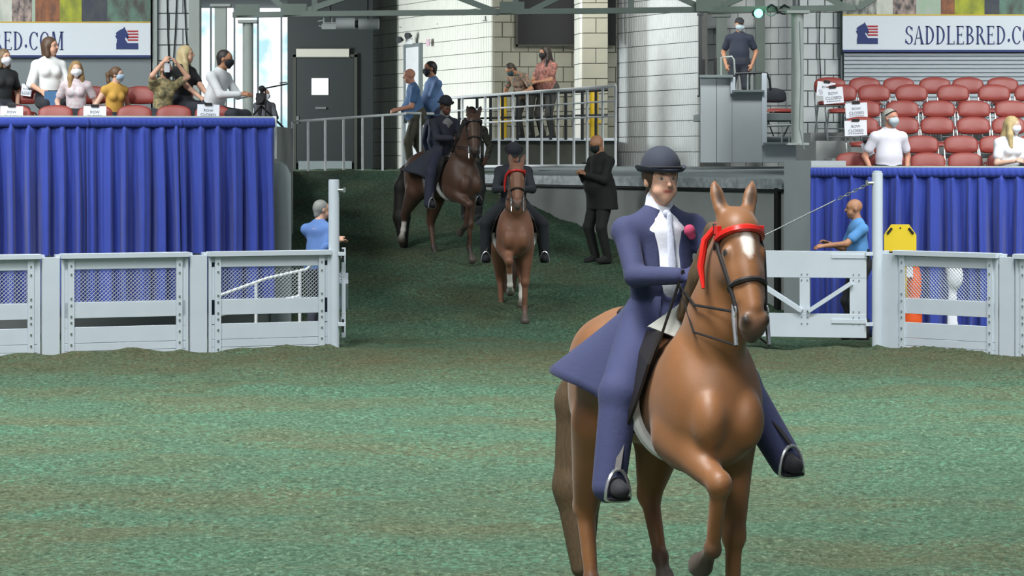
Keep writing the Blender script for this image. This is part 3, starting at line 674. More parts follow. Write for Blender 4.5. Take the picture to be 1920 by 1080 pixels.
def make_gate(label, loc, rz, L=1.50):
    """hinged at local x=0, reaching to local -x"""
    t = thing('ring_gate', label, 'gate', loc, rz, group='white ring gates'); B, T = 0.13, 1.185
    mb = MB(); mb.box((-L / 2, 0, (T + 0.85) / 2 + 0.0), (L, 0.05, T - 0.86)); mb.build('top_board', M_WHITE, t)
    mb = MB(); mb.box((-L / 2, 0, (B + 0.42) / 2), (L, 0.05, 0.42 - B)); mb.build('bottom_board', M_WHITE, t)
    for x in (-0.1, -L / 2, -L + 0.06): mb = MB(); mb.box((x, 0.0, 0.64), (0.2 if x == -0.1 else 0.12, 0.045, 0.46)); mb.build('stile', M_WHITE, t)
    mb = MB(); mb.bar((-L + 0.10, -0.004, 0.84), (-L / 2 - 0.03, -0.004, 0.45), 0.05, 0.12, (0, 1, 0)); mb.build('brace', M_WHITE, t)
    mb = MB(); mb.bar((-0.17, -0.004, 0.80), (-L / 2 + 0.05, -0.004, 0.45), 0.05, 0.12, (0, 1, 0)); mb.build('brace', M_WHITE, t)
    for z in (1.12, 0.33): mb = MB(); mb.box((-0.2, -0.03, z), (0.44, 0.012, 0.05)); mb.build('hinge_strap', M_WHITE, t)
    mb = MB()
    for x in (-L + 0.06, -L / 2, -0.12):
        for z in (0.9, 0.83, 0.45, 0.38, 0.3): mb.box((x - 0.035, -0.03, z), (0.012, 0.014, 0.012)); mb.box((x + 0.035, -0.03, z), (0.012, 0.014, 0.012))
    o = mb.build('bolt', M_CONC, t); o['kind'] = 'stuff'
    return t
make_gate('white braced gate swung open beside the right post', (4.42 - 0.13, 36.02, 0.0), math.radians(-14))
make_gate('white gate seen edge-on behind the left post', (U(644, 36.05), 36.1, 0.0), math.radians(-90 + 3.2), 1.5)
# support cable from the right post to the gate end
t = thing('gate_cable', 'steel support cable slanting from the right post down to the gate', 'cable', (4.3, 36, 1.2))
a, b2 = P(1636, 341, 36.0), P(1424, 446, 36.35); 
mb = MB(); mb.tube([a + (b2 - a) * 0.32 - t.location, b2 - t.location], 0.008, 6); mb.build('wire', M_CHROME, t, True)
for k in range(9):
    p = a + (b2 - a) * (0.02 + k * 0.033); mb = MB(); dd = (b2 - a).normalized()
    u = Vector((0, 1, 0)) if k % 2 else Vector((0, 0, 1)); mb.tube([p - t.location + dd * (0.032 * math.cos(q)) + u * (0.017 * math.sin(q)) for q in np.linspace(0, 2 * PI, 9)[:-1]], 0.006, 5, True); mb.build('chain_link', M_CHROME, t, True)
mb = MB(); mb.box(b2 - t.location, (0.05, 0.04, 0.05)); mb.build('clevis', M_DARKM, t)

# ================================================================== CURTAINS
def drape(name, label, p0, p1, ztop, zbot, seed, header=True, group=None, mt=None):
    rs = np.random.RandomState(seed); a, b = Vector(p0), Vector(p1); L = (b - a).length; d = (b - a).normalized(); n = Vector((d.y, -d.x))
    t = thing(name, label, 'curtain', (a.x, a.y, zbot), math.atan2(d.y, d.x), group)
    nu = int(L / 0.012); nv = 14; u = np.linspace(0, L, nu)
    f = np.zeros(nu); x = 0
    ph = np.cumsum(rs.uniform(0.5, 1.7, nu)) * 2 * PI * 0.012 / 0.24
    f = np.sin(ph) * (0.7 + 0.5 * np.sin(u * 2.3 + seed)) + 0.35 * np.sin(2.3 * ph + 1)
    H = ztop - zbot; vs = []; 
    for j in range(nv):
        v = j / (nv - 1); amp = 0.02 + 0.075 * min(1, (1 - v) * 2.2)
        sway = 0.02 * np.sin(u * 1.7 + seed) * (1 - v)
        for i in range(nu): vs.append((u[i] + sway[i] + 0.006 * math.sin(v * 5 + i * 0.07), -f[i] * amp, H * v))
    fs = [(j * nu + i, j * nu + i + 1, (j + 1) * nu + i + 1, (j + 1) * nu + i) for j in range(nv - 1) for i in range(nu - 1)]
    mb = MB(); mb.add(vs, fs); o = mb.build('cloth', mt or M_CURT, t, False); o.data.shade_smooth()
    so = o.modifiers.new('thickness', 'SOLIDIFY'); so.thickness = 0.006
    if header:
        mb = MB(); k = 60; vs = []
        for j in range(4):
            for i in range(k + 1): vs.append((L * i / k, -0.03 - 0.008 * math.sin(i * 1.9 + j) - (0.012 if j in (1, 2) else 0), H - 0.11 + j * 0.04))
        mb.add(vs, [(j * (k + 1) + i, j * (k + 1) + i + 1, (j + 1) * (k + 1) + i + 1, (j + 1) * (k + 1) + i) for j in range(3) for i in range(k)])
        o = mb.build('header', M_CURT, t); o.data.shade_smooth(); so = o.modifiers.new('thickness', 'SOLIDIFY'); so.thickness = 0.008
    return t
def lerp2(a, b, t): return (a[0] + (b[0] - a[0]) * t, a[1] + (b[1] - a[1]) * t)
CA, CB = (U(-150, 37.0), 37.0), (U(512, 38.2), 38.2); zl = 2.82
brk = [0, (160 + 150) / 662, (335 + 150) / 662, 1]
for i, lb in enumerate(('blue curtain at the left frame edge below the spectators', 'blue curtain in the middle of the left stand front', 'blue curtain hanging next to the grey bulkhead')):
    drape('stand_curtain', lb, lerp2(CA, CB, brk[i] - 0.004), lerp2(CA, CB, brk[i + 1] + 0.004), zl - 0.01, 0.32, 11 + i, True, 'blue curtains on the stand fronts')
RA, RB = (U(1521, 38.4), 38.4), (U(2060, 37.4), 37.4); zr = 2.185
brk = [0, (1650 - 1521) / 539, (1840 - 1521) / 539, 1]
for i, lb in enumerate(('blue curtain behind the bald attendant at the gate', 'blue curtain behind the yellow board', 'blue curtain below the blonde spectator')):
    drape('stand_curtain', lb, lerp2(RA, RB, brk[i] - (0.004 if i else 0)), lerp2(RA, RB, brk[i + 1] + 0.004), zr - 0.01, 0.04, 31 + i, True, 'blue curtains on the stand fronts')
mb = MB(); mb.tube([(*CA, zl), (*CB, zl)], 0.022, 8); tag(mb.build('curtain_rail', M_STEEL, None, True), 'grey pipe above the left blue curtains', 'rail')
mb = MB(); mb.tube([(*RA, zr), (*RB, zr)], 0.022, 8); tag(mb.build('curtain_rail', M_STEEL, None, True), 'grey pipe above the right blue curtains', 'rail')
mb = MB(); v = P(515, 258, 38.3); mb.box((v.x, v.y, v.z), (0.05, 0.05, 0.55)); tag(mb.build('curtain_post', M_RAILW), 'short white post at the end of the left curtain rail', 'post')
# white handrail behind the mesh of the left fence
t = thing('ramp_handrail', 'white slanting pipe handrail behind the left fence mesh', 'handrail', (U(500, 37), 37.0, 0))
for n2, pts in (('rail', ((395, 560), (500, 522), (575, 505), (592, 490))), ('post', ((480, 528), (480, 640))), ('post', ((562, 508), (562, 640))), ('lower_rail', ((395, 595), (562, 555)))):
    mb = MB(); mb.tube([P(x, y, 37.0) - t.location for x, y in pts], 0.02, 8); mb.build(n2, M_RAILW, t, True)
# things lying behind the right fence mesh
yb = thing('rescue_board', 'yellow plastic rescue board standing behind the white fence', 'board', (U(1689, 36.9), 36.95, 0))
w2, zt = 0.20, V(421, 36.9)
out = [(-w2, 0, 0.02), (w2, 0, 0.02), (w2, 0, zt - 0.13), (w2 - 0.09, 0, zt), (-w2 + 0.09, 0, zt), (-w2, 0, zt - 0.13)]
mb = MB(); mb.prism(out, (0, 1, 0), 0.05); mb.build('shell', M_YEL, yb)
for sx in (-1, 1):
    mb = MB(); c0, c1 = Vector((sx * 0.105, -0.004, zt - 0.045)), Vector((sx * 0.16, -0.004, zt - 0.115)); mb.bar(c0, c1, 0.012, 0.034, (0, 1, 0)); mb.bar(c0, c1, 0.03, 0.01, (0, 1, 0)); mb.build('hand_slot', M_BLACK, yb)
mb = MB(); mb.lathe([(0.011, 0), (0.011, 0.006)], 10); o = mb.build('rivet', M_BLACK, yb); o.rotation_euler = (PI / 2, 0, 0); o.location = (0, 0, zt - 0.045)
ob = thing('equipment_bag', 'orange and white equipment bag behind the right mesh panel', 'bag', (U(1712, 36.7), 36.75, 0))
M_OR = mat('orange_nylon', srgb(232, 92, 32), 0.6, var=0.1)
me = sdf_mesh('bag_body', [el((0, 0, 0.3), (0.12, 0.1, 0.32), 0.05), el((0.02, -0.02, 0.75), (0.09, 0.08, 0.28), 0.05)], 0.018, colour=False); link('bag_body', me, M_OR, ob)
mb = MB(); mb.box((-0.05, -0.1, 0.92), (0.08, 0.04, 0.16)); mb.build('white_patch', M_PAPER, ob); mb = MB(); mb.box((0.02, -0.11, 0.5), (0.18, 0.03, 0.1)); mb.build('strap', M_PAPER, ob)
me = sdf_mesh('white_cloth', [rc((0, 0, 0.0), (0, 0, 0.72), 0.08, 0.05, flat=((0, 1, 0), 0.4)), el((0.03, -0.02, 0.85), (0.1, 0.06, 0.16), 0.06), el((-0.03, 0, 0.98), (0.07, 0.05, 0.1), 0.05)], 0.018, colour=False)
o = link('draped_towel', me, M_PAPER); o.location = (U(1788, 36.2), 36.3, 0.02); tag(o, 'white towel bundle hung behind the right mesh panel', 'towel')

# ================================================================== RAILINGS ON THE CONCOURSE
def railing(name, label, pts_top, pts_bot, balusters, mids=(), m=M_RAILW, r=0.022, bottom=True):
    """pts given as (px, py, Y) ends; balusters as fractions"""
    a, b = P(*pts_top[0]), P(*pts_top[1]); c, d = P(*pts_bot[0]), P(*pts_bot[1]); t = thing(name, label, 'railing', c)
    def tb(n, p, q, rr): mb = MB(); mb.tube([p - t.location, q - t.location], rr, 8); mb.build(n, m, t, True)
    tb('top_rail', a, b, r)
    if bottom: tb('bottom_rail', c, d, r)
    for f in mids: tb('mid_rail', a.lerp(c, f), b.lerp(d, f), r * 0.6)
    for f in balusters: tb('baluster', a.lerp(b, f), c.lerp(d, f), r * 0.9)
    return t
railing('low_railing', 'low white railing at the top of the ramp before the dark door', ((549, 228, 50.2), (764, 213, 50.0)), ((549, 322, 50.2), (764, 319, 50.0)), (0, 0.135, 0.285, 0.445, 0.61, 0.785, 0.955), bottom=False)
railing('balcony_railing', 'tall white railing along the platform below the balcony', ((838, 184, 53.4), (1154, 161, 48.6)), ((838, 313, 53.4), (1154, 310, 48.6)), (0.0, 0.10, 0.245, 0.33, 0.415, 0.50, 0.585, 0.68, 0.77, 0.845, 0.93, 1.0), (0.19, 0.38), r=0.024)
railing('ramp_railing', 'short white railing on which the two men lean', ((760, 212, 49.8), (838, 214, 51.5)), ((760, 320, 49.8), (838, 318, 51.5)), (0.35, 0.9), bottom=False)
railing('dark_railing', 'dark railing bars on the balcony edge', ((858, 184, 53.3), (1140, 168, 53.1)), ((858, 262, 53.3), (1140, 262, 53.1)), (0.01, 0.13, 0.22, 0.30, 0.40, 0.62, 0.72, 0.83, 0.92), (0.5,), M_DARKM, 0.03, False)
for i, (px, yt) in enumerate(((942, 180), (1114, 166))):
    t = thing('bollard', ['yellow bollard on the balcony left of the crouching person', 'yellow bollard in front of the cream balcony pillar'][i], 'bollard', (U(px, 54.2), 54.2, 2.6), group='yellow bollards')
    zt = V(yt, 54.2) - 2.6; mb = MB(); mb.lathe([(0.08, 0), (0.08, zt - 0.05), (0.055, zt - 0.01), (0.02, zt)], 16); mb.build('tube', M_YELP, t, True)
    mb = MB(); mb.lathe([(0.12, 0), (0.12, 0.015)], 12); mb.build('flange', M_DARKM, t); mb = MB(); mb.box((0, 0, 0.35), (0.30, 0.04, 0.05)); mb.build('chain_bar', M_YELP, t)

# ================================================================== BANNERS
def arc_pts(cx, cy, rx, ry, a0, a1, n=14): return [(cx + rx * math.cos(math.radians(a0 + (a1 - a0) * i / n)), cy + ry * math.sin(math.radians(a0 + (a1 - a0) * i / n))) for i in range(n + 1)]
def ring(cx, cy, rx, ry, tx, ty, a0, a1):
    o = arc_pts(cx, cy, rx, ry, a0, a1); i = arc_pts(cx, cy, rx - tx, ry - ty, a0, a1); return [[o[k], o[k + 1], i[k + 1], i[k]] for k in range(len(o) - 1)]
def R4(x0, y0, x1, y1): return [[(x0, y0), (x1, y0), (x1, y1), (x0, y1)]]
def glyph(ch):
    S, T = 0.10, 0.045
    stem = lambda x: R4(x, 0, x + S, 1) + R4(x - 0.05, 0, x + S + 0.05, T) + R4(x - 0.05, 1 - T, x + S + 0.05, 1)
    if ch == 'D': return stem(0.06) + ring(0.14, 0.5, 0.38, 0.5, 0.1, T, -90, 90), 0.58
    if ch == 'B': return stem(0.06) + ring(0.14, 0.75, 0.27, 0.25, 0.09, T, -90, 90) + ring(0.14, 0.27, 0.33, 0.27, 0.1, T, -90, 90), 0.54
    if ch == 'R': return stem(0.06) + ring(0.14, 0.74, 0.28, 0.26, 0.09, T, -90, 90) + [[(0.22, 0.5), (0.33, 0.5), (0.58, 0.0), (0.46, 0.0)]], 0.58
    if ch == 'E': return stem(0.06) + R4(0.1, 0, 0.46, T) + R4(0.1, 1 - T, 0.44, 1) + R4(0.1, 0.5, 0.34, 0.5 + T) + R4(0.42, 0, 0.46, 0.16) + R4(0.40, 0.86, 0.44, 1) + R4(0.31, 0.43, 0.34, 0.62), 0.52
    if ch == 'L': return stem(0.06) + R4(0.1, 0, 0.46, T) + R4(0.42, 0, 0.46, 0.18), 0.50
    if ch == 'A': return [[(0.0, 0.0), (0.05, 0.0), (0.27, 1.0), (0.24, 1.0)], [(0.40, 0.0), (0.53, 0.0), (0.30, 1.0), (0.24, 1.0)]] + R4(0.10, 0.32, 0.42, 0.32 + T) + R4(-0.04, 0, 0.1, T) + R4(0.36, 0, 0.58, T), 0.58
    if ch == 'S': return ring(0.24, 0.755, 0.2, 0.245, 0.09, T, 20, 270) + ring(0.24, 0.265, 0.22, 0.265, 0.09, T, -160, 90) + R4(0.4, 0.74, 0.44, 0.92) + R4(0.02, 0.08, 0.06, 0.28), 0.50
    if ch == 'C': return ring(0.3, 0.5, 0.28, 0.5, 0.1, T, 40, 320) + R4(0.47, 0.72, 0.52, 0.95), 0.58
    if ch == 'O': return ring(0.3, 0.5, 0.29, 0.5, 0.1, T, 0, 360), 0.64
    if ch == 'M': return R4(0.06, 0, 0.1, 1) + R4(0.56, 0, 0.66, 1) + [[(0.06, 1), (0.18, 1), (0.38, 0.02), (0.33, 0.02)], [(0.33, 0.02), (0.38, 0.02), (0.62, 1), (0.56, 1)]] + R4(0, 0, 0.16, T) + R4(0.5, 0, 0.72, T) + R4(0.5, 1 - T, 0.72, 1), 0.74
    if ch == '.': return [arc_pts(0.1, 0.22, 0.07, 0.09, 0, 360, 10)[:-1]], 0.22
    return [], 0.3
def banner(label, px0, px1, text_at, Y, ytop, ybot, logo_px, photos):
    t = thing('banner', label, 'banner', (U(px0, Y), Y, V(ybot, Y))); k = Y / F_PX
    def q(px, py, dy=0.0): return Vector(((px - px0) * k, dy, (ybot - py) * k))
    mb = MB(); a, b = q(px0, ybot), q(px1, ytop); mb.box(((a.x + b.x) / 2, 0.02, (a.z + b.z) / 2), (b.x - a.x, 0.03, b.z - a.z)); mb.build('sheet', M_BANNER, t)
    mb = MB(); mb.box(((a.x + b.x) / 2, 0.018, 0.012), (b.x - a.x, 0.034, 0.035)); mb.build('hem', M_INK, t)
    mb = MB(); mb.box(((a.x + b.x) / 2, 0.018, b.z - 0.005), (b.x - a.x, 0.034, 0.018)); mb.build('hem', M_YELP, t)
    x = text_at; hpx = 34.5; base = ytop + (ybot - ytop) * 0.80
    for ch in 'SADDLEBRED.COM':
        gl, w = glyph(ch); mb = MB()
        for poly in gl:
            pts = [q(x + p[0] * hpx * 0.92, base - p[1] * hpx, -0.001) for p in poly]; mb.prism(pts, (0, -1, 0), 0.004)
        mb.build('letter', M_INK, t); x += (w + 0.055) * hpx * 0.92
    # horse head and flag emblem
    l0, l1, y0, y1 = logo_px; W, H = l1 - l0, y1 - y0
    e = lambda u, v: q(l0 + u * W, y1 - v * H, -0.002)
    head = [(0.05, 0.0), (0.08, 0.45), (0.0, 0.58), (0.06, 0.66), (0.02, 0.72), (0.10, 0.80), (0.22, 0.88), (0.33, 0.93), (0.40, 1.02), (0.44, 0.92), (0.50, 0.82), (0.56, 0.66), (0.58, 0.50), (0.52, 0.46), (0.44, 0.55), (0.42, 0.46), (0.52, 0.30), (0.60, 0.22), (0.62, 0.0)]
    mb = MB(); mb.prism([e(u, v) for u, v in head], (0, -1, 0), 0.004); lg = mb.build('emblem', M_INK, t)
    mb = MB(); mb.prism([e(u, v) for u, v in ((0.05, 0.0), (1.0, 0.0), (1.0, 0.27), (0.05, 0.27))], (0, -1, 0), 0.005); mb.build('emblem_base', M_INK, lg)
    for r in range(4):
        v0 = 0.38 + r * 0.135; mb = MB(); mb.prism([e(u, v) for u, v in ((0.56 - 0.02 * (r % 2), v0), (1.0, v0), (1.0, v0 + 0.065), (0.53, v0 + 0.065))], (0, -1, 0), 0.004); mb.build('stripe', M_INKR, lg)
    x = px0
    for i, (w, c1, c2, sc) in enumerate(photos):
        mb = MB(); a, b = q(x, ytop), q(x + w, ytop - 60); mb.box(((a.x + b.x) / 2, 0.02, (a.z + b.z) / 2), (b.x - a.x, 0.03, b.z - a.z))
        mb.build('printed_picture', mat('print_%s_%d' % (label[:5], i), srgb(*c1), 0.6, rgb2=srgb(*c2), scale=sc, stretch=(1.6, 1, 0.8)), t); x += w
    return t
G, D_, O_, Yl, B_ = (168, 176, 166), (52, 50, 56), (150, 92, 54), (168, 172, 40), (92, 128, 112)
banner('long white banner with blue serif lettering behind the left spectators', -260, 282, -146, 45.1, 41, 107, (216, 259, 51, 92),
       [(150, G, D_, 5), (110, (190, 196, 186), (90, 84, 82), 6), (22, G, (200, 200, 190), 4), (38, D_, (180, 160, 150), 8), (6, (150, 176, 150), G, 4), (46, O_, (96, 62, 48), 7), (41, Yl, (120, 128, 40), 4), (48, (60, 66, 70), (44, 50, 66), 7), (81, B_, (64, 60, 58), 4)])
banner('long white banner with blue serif lettering above the red seats', 1580, 2080, 1697, 45.1, 27.5, 97, (1605, 1646, 42, 82),
       [(44, (176, 160, 156), D_, 7), (20, D_, (40, 44, 40), 5), (30, G, (110, 112, 106), 6), (44, (150, 140, 112), (70, 66, 60), 7), (46, (44, 50, 66), (40, 58, 96), 5), (26, (150, 176, 150), G, 4), (56, G, (120, 124, 116), 5), (28, D_, (180, 160, 150), 8), (60, O_, (96, 62, 48), 7), (140, Yl, B_, 4)])

# ================================================================== STANDS AND CHAIRS
def tier(name, x0, x1, y0, y1, z1, label):
    mb = MB(); mb.box(((x0 + x1) / 2, (y0 + y1) / 2, z1 / 2), (x1 - x0, y1 - y0, z1)); tag(mb.build(name, M_TIER), label, 'tier', kind='structure')
LROW = [(39.2, 2.19), (40.4, 2.47), (41.6, 2.75)]
for i, (y, z) in enumerate(LROW): tier('floor_tier_left', -9.2, U(516, y), y - 0.62 if i else 38.55, y + 0.58 if i < 2 else 45, z, ['front', 'second', 'back'][i] + ' concrete tier of the left stand')
RTOP = [(39.2, 2.385), (40.0, 2.615), (40.9, 2.88), (41.7, 3.12), (42.6, 3.365), (43.4, 3.49)]
for i, (y, zt) in enumerate(RTOP):
    y0 = 38.75 if i == 0 else y - 0.42; y1 = RTOP[i + 1][0] - 0.42 if i < 5 else 45.2; px = (1592, 1592, 1572, 1560, 1530, 1520)[i]
    tier('floor_tier_right', U(px, y0), 9.2, y0, y1, zt - 0.82, ['front', 'second', 'third', 'fourth', 'fifth', 'top'][i] + ' concrete tier of the right stand')
def pad(w, h, th, top_r, n=28, bulge=0.02, curve=0.0):
    """padded board: outline in xz, front at -y"""
    out = []
    for i in range(n):
        a = 2 * PI * i / n; ca, sa = math.cos(a), math.sin(a); e = 0.5 if sa < 0 else top_r
        out.append((math.copysign(abs(ca) ** e, ca) * w / 2 * (1.0 if sa < 0 else 0.985), math.copysign(abs(sa) ** (0.42 if sa < 0 else 0.8), sa) * h / 2))
    mb = MB(); vs = []; rings = ((1.0, 0.5, 0), (1.0, 0.1, 0), (0.97, -0.3, 0), (0.86, -0.5, 0.4), (0.5, -0.5, 0.9))
    for s, y, bl in rings:
        for x, z in out: vs.append((x * s, y * th - bulge * bl - curve * (1 - (x * s / (w / 2)) ** 2) * -1, z * s))
    vs.append((0, -0.5 * th - bulge + curve, 0)); vs.append((0, 0.5 * th + curve, 0)); fs = []
    for r in range(len(rings) - 1):
        for i in range(n): fs.append((r * n + i, (r + 1) * n + i, (r + 1) * n + (i + 1) % n, r * n + (i + 1) % n)[::-1])
    c = len(rings) * n
    for i in range(n): fs.append(((len(rings) - 1) * n + i, (len(rings) - 1) * n + (i + 1) % n, c)); fs.append(((i + 1) % n, i, c + 1))
    mb.add(vs, fs); return mb
def make_chair():
    t = thing('folding_chair', '', 'chair', group='red folding chairs in the stands')
    o = pad(0.47, 0.25, 0.03, 0.9, curve=0.03).build('backrest', M_RED, t, False); o.data.shade_smooth(); o.location = (0, 0.20, 0.70); o.rotation_euler = (math.radians(-10), 0, 0)
    o = pad(0.42, 0.40, 0.04, 0.45).build('seat', M_RED, t, False); o.data.shade_smooth(); o.location = (0, -0.02, 0.43); o.rotation_euler = (math.radians(-88), 0, 0)
    for s in (-1, 1):
        mb = MB(); mb.tube([(s * 0.225, 0.215, 0.70), (s * 0.225, 0.16, 0.48), (s * 0.225, -0.2, 0.01)], 0.012, 6); mb.build('leg', M_CHROME, t, True)
        mb = MB(); mb.tube([(s * 0.21, -0.2, 0.42), (s * 0.21, 0.0, 0.25), (s * 0.21, 0.26, 0.01)], 0.012, 6); mb.build('leg', M_CHROME, t, True)
    for y, z in ((-0.16, 0.06), (0.22, 0.06), (0.0, 0.40)): mb = MB(); mb.tube([(-0.215, y, z), (0.215, y, z)], 0.009, 6); mb.build('crossbar', M_CHROME, t, True)
    return t
chair0 = make_chair()
def chair(px, row, rows, label, rz=0.0):
    y, z = rows; o = chair0 if 'chair' not in used else copy_tree(chair0); used.add('chair')
    o.location = (U(px, y + 0.2), y, z); o.rotation_euler = (0, 0, rz); o['label'] = label; return o
ORD = ['first', 'second', 'third', 'fourth', 'fifth', 'sixth', 'seventh', 'eighth']
RNAME = ['front', 'second', 'third', 'fourth', 'fifth', 'top']
RCH = [[1600, 1664, 1740, 1810, 1884], [1655, 1728, 1802, 1868, 1935], [1616, 1692, 1757, 1825, 1891], [1620, 1692, 1760, 1826, 1896], [1576, 1639, 1709, 1787, 1864, 1932], [1556, 1621, 1685, 1753, 1815, 1880]]
M_LET = M_INKG
TXT = {}
def text_mesh(c):
    k = (c.body, round(c.size, 3))
    if k not in TXT:
        tmp = bpy.data.objects.new('tmp', c); COL.objects.link(tmp); TXT[k] = bpy.data.meshes.new_from_object(tmp); bpy.data.objects.remove(tmp)
    return TXT[k]
def paper(px, py, Y, w, h, rz, label, tilt=0.0):
    t = thing('paper_sign', label, 'sign', P(px, py, Y), 0.0, 'row closed papers on the chairs')
    t.rotation_euler = (0, math.radians(tilt), rz)
    mb = MB(); mb.box((0, 0, -h / 2), (w, 0.006, h)); mb.build('sheet', M_PAPER, t)
    mb = MB(); mb.box((0, -0.008, 0.005), (w * 0.34, 0.03, 0.035)); mb.build('clip', M_BLACK, t)
    for s, z, sz, mt in (('ROW', -0.32, 0.20, M_INKG), ('CLOSED', -0.62, 0.22, M_INKG)):
        c = bpy.data.curves.new('lettering', 'FONT'); c.body = s; c.align_x = 'CENTER'; c.size = sz * h * 1.25; c.extrude = 0.0015; c.materials.append(mt)
        o = bpy.data.objects.new('lettering', text_mesh(c)); COL.objects.link(o); o.parent = t; o.location = (0, -0.006, z * h - 0.03); o.rotation_euler = (PI / 2, 0, 0)
    mb = MB()
    for k in range(7): mb.box(((k - 3) * w * 0.1, -0.004, -h * 0.86), (w * 0.07, 0.004, h * 0.045))
    mb.build('small_print', M_INKG, t)
for r, xs in enumerate(RCH):
    y, zt = RTOP[r]
    for i, px in enumerate(xs): chair(px, r, (y, zt - 0.82), '%s red folding chair from the aisle in the %s row right' % (ORD[i], RNAME[r]))
paper(1550, 154, 43.45, 0.27, 0.21, 0.15, 'white closed-row paper on the aisle chair of the top row', 6)
paper(1561, 164, 42.65, 0.29, 0.23, 0.05, 'white closed-row paper on the aisle chair of the fifth row', -5)
paper(1605, 193, 41.75, 0.31, 0.21, 0.05, 'white closed-row paper on the aisle chair of the fourth row', -3)
paper(1604, 226, 40.95, 0.31, 0.21, 0.05, 'white closed-row paper on the aisle chair of the third row', -2)
paper(1622, 266, 39.3, 0.16, 0.2, 0.5, 'white closed-row paper behind the seated man in white, right stand', -24)
LCH = [[-48, 26, 104, 178, 252, 326, 398], [45, 124, 172, 262, 330]]
for r, xs in enumerate(LCH):
    for i, px in enumerate(xs): chair(px, r, LROW[r], '%s red folding chair from the left frame edge in the %s row left' % (ORD[i], ['front', 'second'][r]))
paper(22, 199, 39.25, 0.30, 0.2, 0.0, 'white closed-row paper on the left stand chair at the frame edge', 1)
paper(178, 199, 39.25, 0.30, 0.2, 0.0, 'white closed-row paper on the left stand below the ponytailed girl', 1)
paper(391, 196, 39.1, 0.29, 0.2, 0.0, 'white closed-row paper in front of the man in the white shirt', 2)
paper(51, 158, 40.5, 0.14, 0.16, 0.0, 'white closed-row paper behind the woman in black at the frame edge', 8)
# chair and monitor on the landing above the pier
o = copy_tree(chair0); o.location = (U(1462, 49.6), 49.6, 2.08 + 0.57); o.rotation_euler = (0, 0, 0.4); o['label'] = 'single chair with dark back and red seat on the landing'
for c in o.children:
    if c.name.startswith('backrest'): c.data = c.data.copy(); c.data.materials[0] = mat('dark_vinyl', srgb(40, 44, 50), 0.5)
# video camera on a tripod with boom microphone, left stand end
t = thing('video_camera', 'black video camera on a tripod beside the pale column', 'camera', (U(490, 43.5), 43.5, 2.75))
zc = V(186, 43.5) - 2.75
mb = MB(); mb.box((0, 0, zc), (0.13, 0.3, 0.17)); mb.build('body', M_BLACK, t); mb = MB(); mb.tube([(0, -0.15, zc), (0, -0.3, zc)], [0.05, 0.06], 14); mb.build('lens', M_DARKM, t, True)
mb = MB(); mb.tube([(0, -0.1, zc + 0.08), (0, -0.08, zc + 0.14), (0, 0.1, zc + 0.14), (0, 0.12, zc + 0.08)], 0.012, 6); mb.build('carry_handle', M_BLACK, t, True)
for k in range(3): mb = MB(); a = k * 2.1 + 0.5; mb.tube([(0, 0, zc - 0.1), (0.35 * math.cos(a), 0.35 * math.sin(a), 0.0)], 0.016, 6); mb.build('leg', M_BLACK, t, True)
t = thing('boom_microphone', 'black boom microphone reaching in front of the dark door', 'microphone', (U(538, 42.6), 42.6, V(157, 42.6)))
mb = MB(); mb.tube([P(495, 166, 42.6) - t.location, P(540, 157, 42.6) - t.location], 0.011, 8); mb.build('boom', M_BLACK, t, True)
me = sdf_mesh('windscreen', [el((0, 0, 0), (0.05, 0.045, 0.045), 0.02)], 0.01, colour=False); o = link('windscreen', me, M_BLACK, t); o.location = P(491, 166, 42.6) - t.location
mb = MB(); mb.tube([P(524, 156, 42.6) - t.location, P(538, 154, 42.6) - t.location], 0.008, 6); mb.build('counterweight', M_BLACK, t, True)
mb = MB(); mb.tube([P(498, 166, 42.6) - t.location, Vector((U(498, 42.6), 42.6, 2.75)) - t.location], 0.011, 8); mb.build('stand_pole', M_BLACK, t, True)
# ================================================================== PEOPLE
def rotm(yaw=0, pitch=0, roll=0):
    """columns = head axes; yaw turns the face towards +x, pitch nods it down (degrees)"""
    return np.array((Matrix.Rotation(math.radians(yaw), 3, 'Z') @ Matrix.Rotation(math.radians(pitch), 3, 'X') @ Matrix.Rotation(math.radians(roll), 3, 'Y')))
def unit(v): v = np.array(v, float); return v / (np.linalg.norm(v) + 1e-9)
def ik(a, b, l1, l2, pole):
    a, b = np.array(a, float), np.array(b, float); d = b - a; L = np.linalg.norm(d); L = min(L, (l1 + l2) * 0.995); dn = unit(d); b = a + dn * L
    x = (l1 * l1 - l2 * l2 + L * L) / (2 * L); h = math.sqrt(max(l1 * l1 - x * x, 0)); p = np.array(pole, float); p = unit(p - dn * (p @ dn))
    return a + dn * x + p * h, b
SKIN = {'light': srgb(206, 160, 136), 'fair': srgb(216, 176, 156), 'tan': srgb(170, 122, 92), 'brown': srgb(92, 62, 46), 'ruddy': srgb(198, 140, 116)}
M_SKIN = mat('skin', (0.5, 0.3, 0.2), 0.55, attr=True, var=0.03, scale=30)
CL = {}
def cloth(rgb, pat=None, sc=25):
    k = (rgb, pat)
    if k not in CL: CL[k] = mat('fabric_%d' % len(CL), srgb(*rgb), 0.85, var=0.06 if not pat else 0, rgb2=srgb(*pat) if pat else None, scale=sc if pat else 8, bump=0.15, bscale=40, sheen=0.03)
    return CL[k]
